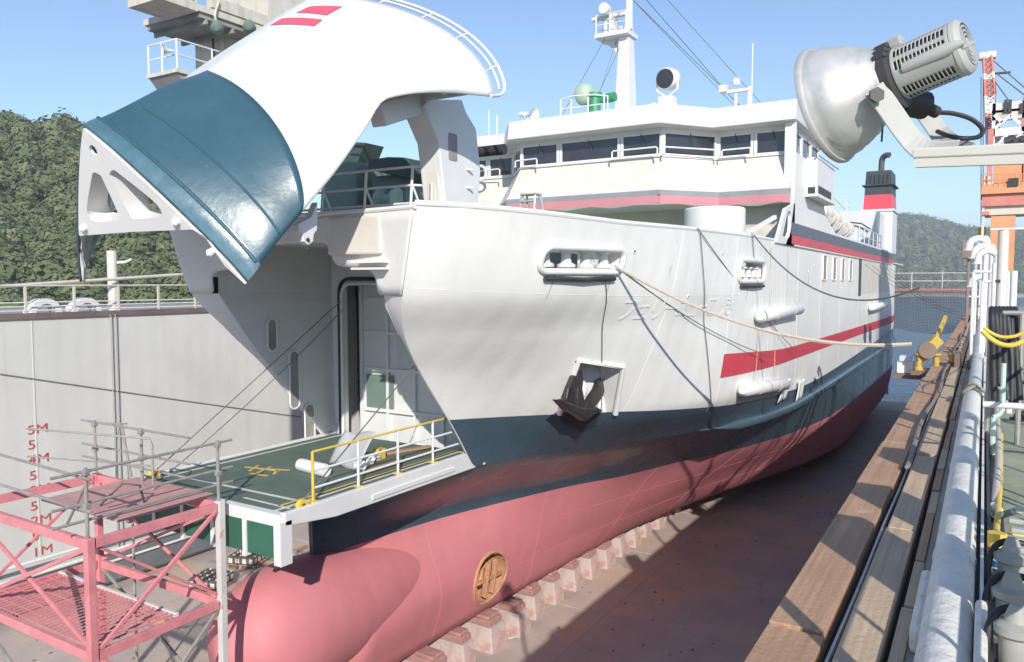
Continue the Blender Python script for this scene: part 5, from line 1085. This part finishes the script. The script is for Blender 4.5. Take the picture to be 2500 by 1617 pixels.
# transverse white rail
a = ON(2278,942,1,9.6); a[2] = 9.15
tr = thing('cross_rail', (.4,9.6,8.6), 'white pipe rail crossing the deck from the big pipe to the right', 'rail')
p0 = ON(2285,940,1,9.7); MB().tube([p0, p0+V((1.6,0,.02))], .035, 10).build('rail_tube', white2, tr, smooth=True); MB().cyl((p0[0]+1.2,9.7,8.6),(p0[0]+1.2,9.7,p0[2]),.03,8).build('rail_post', white2, tr)
# valve manifold at the right edge, with black hoses
mf = thing('valve_manifold', (.55,4.5,8.6), 'row of grey valve bodies with black hoses at the right edge', 'valves')
for k, (dx, dy) in enumerate([(2352,1310),(2352,1395),(2362,1480)]):
    c = ON(dx,dy,2,8.85); 
    MB().lathe([(.02,-.25),(.11,-.25),(.11,-.2),(.07,-.17),(.075,0),(.10,.02),(.10,.06),(.06,.08),(.03,.16),(.0,.16)], c, n=18).build('valve_body', M('valve_grey',(.36,.35,.31),.6,var=.15,scale=5), mf, smooth=True)
    MB().tube(smooth_path([c+V((-.12,-.08,-.24)),c+V((-.12,-.02,.0)),c+V((-.06,.04,.11)),c+V((.08,.08,.11)),c+V((.3,.1,.08))],5), .02, 10).build('black_hose', black, mf, smooth=True)
for k in range(5):
    c = ON(2368,1190+22*k,2,8.95); MB().box(c,(.09+.03*(k%2),.07,.035)).build('clamp_tooth', lampgrey, mf, bevel=.01)
MB().cyl(ON(2375,1185,2,8.6), ON(2372,1185,2,9.0), .03, 8).build('clamp_post', lampgrey, mf)
MB().b2((.14,3.2,8.602),(.6,5.2,8.64)).build('manifold_base', darksteel, mf)
# black hoses hung over a rail and a yellow hose below them
hs = thing('hose_rack', tuple(ON(2340,960,2,8.6)), 'bundle of thick black hoses hung over a rail on the dock deck', 'hoses')
Yh = 11.2
for k in range(7):
    x0 = ON(2306+9*k,724,1,Yh+.05*k); e = ON(2312+10*k,930+8*(k%3),1,Yh-.15)
    MB().tube(smooth_path([x0+V((0,.25,-.5)),x0+V((0,.14,-.02)),x0,x0+V((.01,-.08,-.15)),(x0+e)/2+V((.02*math.sin(k*2),0,0)),e],4), .036, 9).build('black_hose', black, hs, smooth=True)
r0_, r1_ = ON(2298,728,1,Yh+.1), ON(2400,728,1,Yh+.1); MB().cyl(r0_,r1_,.03,8).build('rack_bar', galv, hs)
for p in (r0_+V((.03,0,0)), r1_-V((.1,0,0))): MB().cyl(p, p*[1,1,0]+V((0,0,8.6)), .03, 8).build('rack_post', galv, hs)
yh = [ON(a,b,1,10.8) for a,b in ((2284,770),(2300,785),(2325,800),(2355,803),(2385,790),(2410,770))]
tag(MB().tube(smooth_path(yh,5), .03, 10).build('yellow_hose', yellow, smooth=True), 'lower yellow hose drooping in front of the black hoses', 'hose', 'yellow hoses')
yh = [ON(a,b,1,11.0) for a,b in ((2288,762),(2305,775),(2330,784),(2360,782),(2385,770),(2410,755))]
tag(MB().tube(smooth_path(yh,5), .022, 10).build('yellow_hose', yellow, smooth=True), 'upper yellow hose drooping behind the lower one', 'hose', 'yellow hoses')
gpipe = thing('standpipe', tuple(ON(2330,960,2,8.6)), 'pale green standpipe with flange beside the black hoses', 'standpipe')
p0, p1 = ON(2334,845,1,10.4), ON(2330,955,1,10.4); MB().tube(smooth_path([p0,(p0+p1)/2,p1,p1+V((-.08,-.02,-.08))],3), .028, 10).build('standpipe_tube', M('pale_green',(.50,.62,.52),.5), gpipe, smooth=True)
MB().lathe([(.028,0),(.055,0),(.055,.025),(.028,.025)], ON(2332,905,1,10.4), n=14).build('standpipe_flange', MATS['pale_green'], gpipe); MB().cyl(p1+V((-.08,-.02,-.08)), (p1*[1,1,0])+V((-.08,-.02,8.6)), .028, 8).build('standpipe_foot', MATS['pale_green'], gpipe)
# tall white vent post and deck furniture further aft
Yp = 16.0; p0 = ON(2334,535,1,Yp); wp = thing('vent_post', (p0[0],Yp,8.6), 'tall white vent post standing on the dock deck before the orange crane', 'post')
MB().lathe([(0,0),(.1,0)], (p0[0],Yp,p0[2]), n=16).build('post_top', white2, wp); MB().cyl((p0[0],Yp,8.6),(p0[0],Yp,p0[2]),.085,16).build('post_tube', cream, wp, smooth=True)
MB().b2((p0[0]-.2,Yp-.06,p0[2]),(p0[0]+.3,Yp+.06,p0[2]+.03)).build('post_cap', white2, wp)
for z in (9.3,9.9,10.6): MB().b2((p0[0]-.1,Yp-.1,z),(p0[0]-.02,Yp-.07,z+.05)).build('cable_clip', darksteel, wp)
for k, (dx, d0, d1, yy, lab) in enumerate([(2291,600,700,24,'thin white deck pipe left of the vent post'),(2313,612,710,20,'white capped deck pipe just left of the vent post'),(2358,630,730,14,'white deck pipe at the right edge beside the vent post'),(2303,650,700,28,'short cream deck pipe far along the dock edge')]):
    a, b = ON(dx,d0,1,yy), ON(dx,d1,1,yy); tag(MB().cyl((a[0],yy,8.6),a,.05,10).build('deck_pipe', white2 if k != 3 else cream, smooth=True), lab, 'pipe', 'upright pipes on the dock deck')
for k, (d0, d1, y_, yy) in enumerate([(2264,2345,632,22),(2285,2345,655,22),(2270,2330,643,30),(2250,2320,690,45)]):
    a, b = ON(d0,y_,1,yy), ON(d1,y_,1,yy); t = thing('deck_rail', (a[0],yy,8.6), ['white','second white','far white','farthest white'][k]+' pipe rail across the dock deck behind the vent post', 'rail', 'cross rails on the dock deck')
    MB().cyl(a,b,.04,8).build('rail_tube', white2, t); 
    for p in (a,b): MB().cyl(p,(p[0],yy,8.6),.035,8).build('rail_post', white2, t)
for k, (dx, dy, yy, r_) in enumerate([(2266,572,26,.1),(2278,590,25,.09),(2287,602,24,.08),(2270,658,30,.1)]):
    c = ON(dx,dy,1,yy); t = thing('gooseneck_vent', (c[0],yy,8.6), ['white gooseneck vent at the far dock edge, highest of four','second white gooseneck vent below the highest one','third white gooseneck vent nearest the vent post','lowest white gooseneck vent beside the net'][k], 'vent', 'gooseneck vents on the far dock edge')
    MB().tube(smooth_path([V((c[0]+.3,yy,8.6)),V((c[0]+.3,yy,c[2]-.1)),V((c[0]+.25,yy-.05,c[2]+.12)),V((c[0]+.08,yy-.1,c[2]+.2)),V((c[0]-.1,yy-.15,c[2]+.1)),V((c[0]-.14,yy-.15,c[2]-.12))],4), r_, 12).build('vent_pipe', white2, t, smooth=True)
    MB().lathe([(r_,0),(r_*1.5,0),(r_*1.5,.05),(r_,.05)], V((c[0]-.14,yy-.15,c[2]-.14)), (0,0,1), 14).build('vent_flange', white2, t)
for k, (dx, dy, yy) in enumerate([(2253,580,40),(2270,580,42)]):
    c = ON(dx,dy,1,yy); tag(MB().b2((c[0]-.28,yy,c[2]-.4),(c[0]+.28,yy+.6,c[2]+.35)).b2((c[0]-.06,yy+.25,8.6),(c[0]+.06,yy+.35,c[2]-.4)).build('deck_cabinet', M('rust_cabinet',(.24,.18,.15),.7) if k == 0 else M('blue_cabinet',(.42,.50,.58),.4), bevel=.04), ['brown cabinet far along the dock edge','pale blue cabinet beside the brown cabinet'][k], 'cabinet')
# ------------------------------------------------------------------ yellow roller fairlead on the fender walkway
yc = ON(2165,860,2,8.5); yr = thing('roller_fairlead', (-1.3,yc[1],8.3), 'yellow roller fairlead holding the thick mooring rope at the dock edge', 'fairlead')
Yq = yc[1]
MB().b2((-1.75,Yq-.3,8.38),(-.5,Yq+.6,8.48)).build('fairlead_base', M('rust_base',(.20,.14,.11),.8), yr)
for k in range(3): MB().lathe([(.10,0),(.10,.05),(.07,.08),(.07,.33),(.11,.36),(.11,.42),(0,.42)], (-1.6+.36*k,Yq-.05+.15*k,8.48), n=16).build('roller', M('worn_yellow',(.55,.38,.07),.6,var=.2,scale=4,dirt=.42,dirtcol=(.20,.14,.08),dscale=4), yr, smooth=True)
MB().b2((-.85,Yq-.3,8.48),(-.72,Yq+.5,8.95)).build('side_cheek', M('rust_base',(.20,.14,.11)), yr); MB().prism([(-.3,8.48),(.6,8.48),(.2,9.0)], (-.6,Yq,0), (0,1,0),(0,0,1),.05).build('side_cheek', M('rust_base',(.20,.14,.11)), yr)
MB().beam((-1.6,Yq,8.75),(-1.2,Yq+.2,9.25),.2,.26).build('swivel_head', M('worn_yellow',(.55,.38,.07),.6,var=.2,scale=4,dirt=.42,dirtcol=(.20,.14,.08),dscale=4), yr, bevel=.03); MB().beam((-1.3,Yq+.1,9.1),(-1.1,Yq+.9,9.75),.07,.09).build('swivel_arm', MATS['worn_yellow'], yr)
MB().lathe([(0,0),(.2,0),(.2,.12),(0,.12)], (-1.45,Yq-.02,8.95), (.3,-1,.2), 18).build('sheave', M('rust_base',(.20,.14,.11)), yr, smooth=True)
MB().b2((-2.1,Yq+.3,8.35),(-1.75,Yq+.8,8.65)).build('grease_box', white2, yr); MB().b2((-2.05,Yq+.25,8.65),(-1.8,Yq+.6,8.78)).build('grease_box', M('blue_white',(.55,.60,.72),.5), yr)
MB().b2((-2.15,Yq+.0,8.24),(-.6,Yq+.75,8.34)).build('bracket_plate', M('rust_base',(.20,.14,.11)), yr)
yr.location.x += .3
# ------------------------------------------------------------------ net and gangway across the far end
nt_ = thing('gangway', (-5,78,8), 'faded red gangway across the far end of the dock', 'gangway')
gz = ON(2180,672,1,78)[2]
MB().b2((-14,77.6,gz-.25),(.6,78.6,gz)).build('gangway_deck', M('gangway_red',(.55,.22,.2),.7), nt_)
for x in np.arange(-8,.6,2.4): MB().cyl((x,77.7,gz),(x,77.7,gz+1.5),.05,6).build('gangway_post', beige, nt_)
for z in (.7,1.4): MB().cyl((-14,77.7,gz+z),(.5,77.7,gz+z),.03,6).build('gangway_rail', white2, nt_)
for x in (-14,.4): MB().b2((x-.3,77.8,-1.4),(x+.3,78.4,gz-.25)).build('gangway_pier', beige, nt_)
mb = MB(); rows = []
for i in range(29):
    rows.append([V((-7.6+7.6*j/60, 77.3, gz-.1-i*.11-2.2*math.sin(math.pi*j/60)**.8*(i/28)*.35)) for j in range(61)])
for i in range(29): mb.tube(rows[i], .02, 3, cap=False)
for j in range(61): mb.tube([rows[i][j] for i in range(29)], .02, 3, cap=False)
tag(mb.build('safety_net', M('net_dark',(.10,.11,.13),.8)), 'dark safety net hanging below the far gangway over the water', 'net')
# ------------------------------------------------------------------ floodlight in the foreground
C1, C2 = AT(1922,247,3.2), AT(2242,108,2.82); ax = nrm(C2-C1); L = np.linalg.norm(C2-C1)
fl_ = thing('floodlight', tuple(AT(2180,350,2.95)), 'large aluminium floodlight with slotted grey housing on a bracket', 'floodlight')
n = 22; prof = [(.232,0),(.236,.012),(.229,.03),(.226,.055),(.220,.08),(.211,.105),(.199,.13),(.185,.155),(.168,.18),(.152,.205),(.138,.23),(.128,.25),(.124,.27)]
A = ax; qv = V((1,0,0)); X_ = nrm(np.cross(A,qv)); Y_ = np.cross(A,X_); rg4 = np.random.default_rng(9); rows = []
for i, (r_, h_) in enumerate(prof):
    rows.append([C1+A*h_+(r_+(0 if i < 2 else rg4.uniform(-.0055,.0055)))*(math.cos(2*math.pi*k/n+(.12 if i % 2 else 0))*X_+math.sin(2*math.pi*k/n+(.12 if i % 2 else 0))*Y_) for k in range(n)])
mb = MB()
for i in range(len(rows)-1):
    for k in range(n):
        k2 = (k+1) % n; a_, b_, c_, d_ = rows[i][k], rows[i][k2], rows[i+1][k2], rows[i+1][k]
        mb.add([a_,b_,c_,d_], [(0,1,2),(0,2,3)] if i % 2 else [(0,1,3),(1,2,3)])
rf2 = MB().grid(rows, closed=True).build('reflector', alu, fl_, smooth=True, solid=.003, angle=70)
MB().lathe([(.228,-.012),(.245,-.008),(.248,.004),(.243,.016),(.232,.014)], C1, A, 48).build('reflector_rim', alu, fl_, smooth=True)
MB().lathe([(0,-.004),(.12,-.006),(.232,.0)], C1, A, 40).build('front_glass', glass, fl_, smooth=True)
MB().lathe([(.124,.255),(.13,.26),(.13,.29),(.095,.30),(.095,.33)], C1, A, 28).build('neck_ring', darksteel, fl_, smooth=True)
h0, h1 = .30, L-.02; nA, nH = 72, 44; Rb = .103; rows = []
for j in range(nH+1): rows.append([C1+A*(h0+(h1-h0)*j/nH)+Rb*(math.cos(2*math.pi*k/nA)*X_+math.sin(2*math.pi*k/nA)*Y_) for k in range(nA)])
def kb(i, j): return not (3 <= i < 41 and (i-3) % 3 in (0,1) and (i-3)//3 < 13 and j % 6 in (0,1,2,3) and (j//6) % 6 not in (5,))
MB().grid(rows, closed=True, keep=lambda i, j: kb(i, j) if (i-3) % 3 != 1 else kb(i, j)).build('slotted_housing', lampgrey, fl_, smooth=True, solid=.004)
MB().lathe([(.09,h0),(.09,h1-.01)], C1, A, 32).build('inner_housing', M('lamp_inner_grey',(.12,.12,.11),.7), fl_, smooth=True)
cap_prof = [(Rb,h1-.001),(Rb+.003,h1+.004),(Rb,h1+.02),(.09,h1+.034)]
for r_ in (.078,.062,.046,.030): cap_prof += [(r_+.006,h1+.036),(r_+.005,h1+.020),(r_-.002,h1+.020),(r_-.003,h1+.036)]
cap_prof += [(0,h1+.037)]
MB().lathe(cap_prof, C1, A, 48).build('end_cap', lampgrey, fl_, smooth=True, angle=30)
e_ = nrm(np.cross(A,V((0,0,1)))); MB().box(C1+A*(h1+.036), (.19,.012,.006), (nrm(e_+.35*np.cross(A,e_)), np.cross(A,nrm(e_+.35*np.cross(A,e_))), A)).build('cap_bar', lampgrey, fl_)
sidev = nrm(-FW-A*np.dot(-FW,A)); MB().tube([C1+A*.34+sidev*.09, C1+A*.5+sidev*.094, C1+A*.55+sidev*.094], [.022,.026,.01], 12).build('side_bulge', lampgrey, fl_, smooth=True)
upv = nrm(V((0,0,1))-A*np.dot(V((0,0,1)),A)); MB().box(C1+A*.31+upv*.125, (.05,.04,.05), (sidev, np.cross(A,sidev)*1.0, A)).build('top_latch', lampgrey, fl_, bevel=.006)
for k in range(3): MB().box(C1+A*.275+upv*(.12-.02*k)+sidev*(.06+.025*k), (.03,.02,.05), (sidev, np.cross(A,sidev), A)).build('clip', darksteel, fl_, bevel=.004)
# yoke: flat bent straps either side
def strap(pts, w_, th_, m, name, wdir):
    mb = MB(); pts = [V(p) for p in pts]; n_ = len(pts); vs_ = []
    for i, p in enumerate(pts):
        t = nrm(pts[min(i+1,n_-1)]-pts[max(i-1,0)]); wd = nrm(V(wdir)-t*np.dot(V(wdir),t)); nn_ = np.cross(t,wd)
        vs_ += [p+wd*w_/2+nn_*th_/2, p-wd*w_/2+nn_*th_/2, p-wd*w_/2-nn_*th_/2, p+wd*w_/2-nn_*th_/2]
    fs_ = [(0,1,2,3),tuple(4*(n_-1)+k for k in (3,2,1,0))]
    for i in range(n_-1): fs_ += [(4*i+k,4*i+(k+1)%4,4*i+4+(k+1)%4,4*i+4+k) for k in range(4)]
    return mb.add(vs_, fs_).build(name, m, fl_, bevel=.004)
iR = nrm(RT+UP*.8)
strap(smooth_path([AT(2032,205,2.92),AT(2062,245,2.92),AT(2100,300,2.92),AT(2132,338,2.92),AT(2165,356,2.94),AT(2225,352,2.98)],3), .09, .008, lampgrey, 'yoke', iR)
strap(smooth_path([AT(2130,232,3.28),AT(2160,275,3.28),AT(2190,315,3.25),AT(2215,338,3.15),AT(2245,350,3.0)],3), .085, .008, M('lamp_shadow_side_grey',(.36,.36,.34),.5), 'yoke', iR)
MB().cyl(AT(2040,220,2.90), AT(2040,220,3.06), .022, 12).build('yoke_bolt', darksteel, fl_, smooth=True); MB().lathe([(0,0),(.03,0),(.03,.012),(0,.012)], AT(2040,220,2.88), FW, 6).build('yoke_nut', darksteel, fl_)
MB().cyl(AT(2098,236,3.1),AT(2150,246,3.12),.055,14).build('cable_box', darksteel, fl_, smooth=True); MB().cyl(AT(2150,248,3.12),AT(2178,262,3.14),.024,12).build('cable_gland', darksteel, fl_, smooth=True)
MB().tube(smooth_path([AT(2172,262,3.14),AT(2215,264,3.12),AT(2258,277,3.1),AT(2284,300,3.08),AT(2276,318,3.06),AT(2240,322,3.04),AT(2205,316,3.1),AT(2180,306,3.2)],5), .0095, 8).build('power_cable', black, fl_, smooth=True)
MB().tube([AT(2053,285,3.05),AT(2050,330,3.05)], .004, 5).build('safety_chain', darksteel, fl_)
# bracket board carrying the lamp and its mast outside the picture
b0_, b1_ = AT(2142,362,2.86), AT(2560,344,2.45); d_ = nrm(b1_-b0_); wdv = nrm(np.cross(d_,V((0,0,1)))); zz = np.cross(wdv,d_)
bb = MB().box((b0_+b1_)/2, (np.linalg.norm(b1_-b0_), .16, .035), (d_, -wdv, zz)); bo = bb.build('bracket_board', M('board_cream',(.68,.65,.56),.6,var=.06,dirt=.1,dirtcol=(.35,.22,.16),dscale=6), fl_, bevel=.005)
MB().box((b0_+b1_)/2-zz*.033+wdv*.06, (np.linalg.norm(b1_-b0_)-.02,.03,.034), (d_,-wdv,zz)).build('board_flange', MATS['board_cream'], fl_)
MB().cyl((b1_[0],b1_[1],8.6), b1_+V((0,0,.1)), .05, 12).build('lamp_mast', white2, fl_, smooth=True)
# ------------------------------------------------------------------ orange portal crane on the right deck
Yc = 46.0
def K(dx, dy, y=Yc): return ON(dx, dy, 1, y)
oc = thing('portal_crane', (2.2,Yc,8.6), 'orange portal crane with red and white lattice jib at the right edge', 'crane')
def kb2(name, d0, e0, d1, e1, dep, m, y=Yc, **kw):
    a, b = K(d0,e0,y), K(d1,e1,y); return MB().b2((a[0],y,b[2]),(b[0],y+dep,a[2])).build(name, m, oc, **kw)
a = K(2305,492); b = K(2362,492)
MB().b2((a[0],Yc,8.6),(b[0],Yc+1.6,a[2])).build('portal_leg', orange, oc); MB().b2((a[0]+3.5,Yc,8.6),(b[0]+3.5,Yc+1.6,a[2])).build('portal_leg', orange, oc)
kb2('portal_beam',2292,468,2520,492,2.0,beige,Yc-.1); kb2('portal_girder',2284,440,2520,470,2.6,cranered,Yc-.3); kb2('slewing_tower',2312,355,2378,432,2.2,orange,Yc+.1); kb2('slewing_house',2378,345,2520,432,2.4,orange,Yc+.1); kb2('walkway_plate',2282,430,2520,440,3.0,orange,Yc-.5)
for dx in np.arange(2284,2400,13):
    p, q = K(dx,405,Yc-.5), K(dx,432,Yc-.5); MB().cyl(p,q,.03,6).build('walkway_post', orange, oc)
for dy in (405,418): MB().cyl(K(2284,dy,Yc-.5),K(2520,dy,Yc-.5),.025,6).build('walkway_rail', orange, oc)
kb2('ladder_column',2298,300,2306,432,.3,cranered,Yc-.2); kb2('control_box',2288,410,2304,432,.6,greyplate,Yc-.4); kb2('motor_box',2345,415,2368,432,.6,darksteel,Yc-.6)
# white machinery frame
for (d0,e0,d1,e1,m) in ((2308,240,2312,345,white2),(2378,225,2384,345,cranered),(2300,242,2450,250,white2),(2306,258,2450,268,beige),(2310,300,2450,306,white2)):
    kb2('gantry_member', d0,e0,d1,e1,.35,m,Yc+.2)
for p, q in (((2312,268),(2330,285)),((2330,285),(2350,268)),((2350,268),(2372,290)),((2312,300),(2330,285)),((2318,340),(2350,305)),((2350,340),(2378,306))): MB().beam(K(*p,Yc+.25),K(*q,Yc+.25),.14,.14).build('gantry_brace', white2, oc)
for dx in (2335,2345,2372): kb2('sheave_stack',dx,232 if dx < 2360 else 240,dx+7,262,.3,darksteel,Yc+.1)
for dx, dy in ((2335,330),(2350,332),(2368,328)): MB().lathe([(0,0),(.3,0),(.3,.4),(0,.4)], K(dx,dy,Yc+.4), (1,0,0), 14).build('winch_drum', darksteel, oc, smooth=True)
# lattice jib
def jib(lo4, hi4, nseg):
    lo4 = [V(p) for p in lo4]; hi4 = [V(p) for p in hi4]
    for k in range(nseg):
        m = cranered if (k//3) % 2 == 1 or k >= nseg-3 else white2
        A0 = [lo4[i]+(hi4[i]-lo4[i])*k/nseg for i in range(4)]; A1 = [lo4[i]+(hi4[i]-lo4[i])*(k+1)/nseg for i in range(4)]
        mb = MB()
        for i in range(4):
            mb.cyl(A0[i],A1[i],.075,6); j = (i+1) % 4; mb.cyl(A0[i],A1[j],.04,5); mb.cyl(A0[i],A0[j],.04,5); mb.cyl(A0[j],A1[i],.035,5)
        mb.build('jib_section', m, oc)
ja, jb = K(2296,345,Yc+.5), K(2326,345,Yc+.5); jc, jd = K(2287,135,Yc+3), K(2305,130,Yc+3)
jib([ja, jb, jb+V((0,1.4,0)), ja+V((0,1.4,0))], [jc, jd, jd+V((0,.5,0)), jc+V((0,.5,0))], 16)
MB().box((jc+jd)/2+V((0,.2,.1)),(.8,.5,.35)).build('jib_head', white2, oc, bevel=.05); MB().beam(jd+V((0,.2,-.9)),jd+V((.9,.2,-.95)),.12,.1).build('jib_strut', darksteel, oc)
for p, q in (((2308,140),(2395,215)),((2318,172),(2400,235)),((2300,172),(2350,240))): MB().cyl(K(*p,Yc+3),K(*q,Yc+.4),.03,5).build('jib_cable', wirem, oc)
for dx in (2281,2286): MB().cyl(K(dx,180,Yc+2.9),K(dx,525,Yc+2.9),.02,5).build('hoist_rope', wirem, oc)
kb2('hook_block',2274,528,2293,545,.5,yellow,Yc+2.7)
kb2('leg_platform',2284,492,2300,500,1.5,cranered,Yc-.3); MB().b2((K(2284,480)[0],Yc-.2,8.6),(K(2290,480)[0],Yc,K(2284,470)[2])).build('ladder_column', greyplate, oc)

# ------------------------------------------------------------------ rope coils, and dark lines standing for net shadows on the fenders
for k in range(3):
    y0, y1_ = 13+2.5*k, 30+4*k; off = -.9+.14*k
    rope('net_shadow_line', [(off+.12*math.sin(y*.6+k)+.05*math.sin(y*1.7+k*2), y, 8.56+.03*k+.03*math.sin(y*.8)) for y in np.linspace(y0,y1_,40)], .018, wirem if k % 2 else M('grey_hose',(.22,.20,.18)), 'dark line for net shadows on the fenders, %s of three from the dock edge' % names[2-k])
for k in range(4):
    c = V((.55+.35*(k%2), 13.0+2.4*k, 8.64)); pts = [c+V(((.2-.012*j/3)*math.cos(j*.5),(.2-.012*j/3)*math.sin(j*.5),.012*j/3+.0)) for j in range(44)]
    tag(MB().tube(pts, .02, 6).build('rope_coil', ropem if k % 2 else black, smooth=True), 'coiled %s rope on the dock deck, %s of four' % ('pale' if k % 2 else 'black', names[k]), 'rope coil', 'rope coils on the dock deck')
for k in range(6):
    y = 11.9+1.9*k; t = thing('deck_bollard', (1.35,y,8.6), 'rusty mooring bollard on the right deck, %s from the hoses' % names[k], 'bollard', 'bollards on the right deck')
    MB().lathe([(.14,0),(.14,.02),(.09,.05),(.085,.3),(.12,.34),(.12,.38),(0,.4)], (1.35,y,8.6), n=14).build('bollard_post', M('rust_base',(.20,.14,.11)), t, smooth=True)

# ------------------------------------------------------------------ added rail and boxes outside the view, shadowing the timber fenders
gr2 = thing('guard_rail', (.62,5,8.6), 'added out-of-view rail on the right deck, casting shadows on the fenders', 'railing')
for y in (.6,2.1,3.3,4.9,6.4,7.9,9.4,10.9):
    MB().cyl((.62,y,8.6),(.62,y,9.72),.018,8).build('rail_post', galv, gr2)
for z in (9.4,9.72): MB().tube([(.62,.4,z),(.62,11.0,z)], .022, 8).build('rail_bar', galv, gr2)
for k, (y0, y1_, z0_, z1_) in enumerate(((3.7,4.35,9.62,10.35),(5.3,5.75,9.7,10.25),(7.2,7.8,9.75,10.2))):
    cb2 = thing('shade_box', (1.0,y0,8.6), 'added grey box on thin legs to shade the fenders, %s from the viewpoint' % names[k], 'junction box', 'added shade boxes beside the viewpoint')
    MB().b2((.8,y0,z0_),(1.15,y1_,z1_)).build('box_body', lampgrey, cb2, bevel=.02); MB().b2((.785,y0+.03,z0_+.03),(.8,y1_-.03,z1_-.03)).build('box_door', lampgrey, cb2)
    for y in (y0+.06,y1_-.06): MB().cyl((.97,y,8.6),(.97,y,z0_),.02,8).build('box_leg', galv, cb2)
# ------------------------------------------------------------------ thin sea haze
hz = bpy.data.materials.new('haze_air'); hz.use_nodes = True; hn_ = hz.node_tree; hn_.nodes.remove(hn_.nodes['Principled BSDF'])
pv = hn_.nodes.new('ShaderNodeVolumePrincipled'); pv.inputs['Density'].default_value = .0007; pv.inputs['Color'].default_value = (.92,.95,1,1); pv.inputs['Anisotropy'].default_value = .2
hn_.links.new(pv.outputs[0], hn_.nodes['Material Output'].inputs['Volume'])
hb = MB().b2((-2210,-2210,-3.3),(2210,2210,110)).build('haze', hz); stuff(hb); tag(hb, 'pale sea haze thinning the far wooded hills', 'haze')
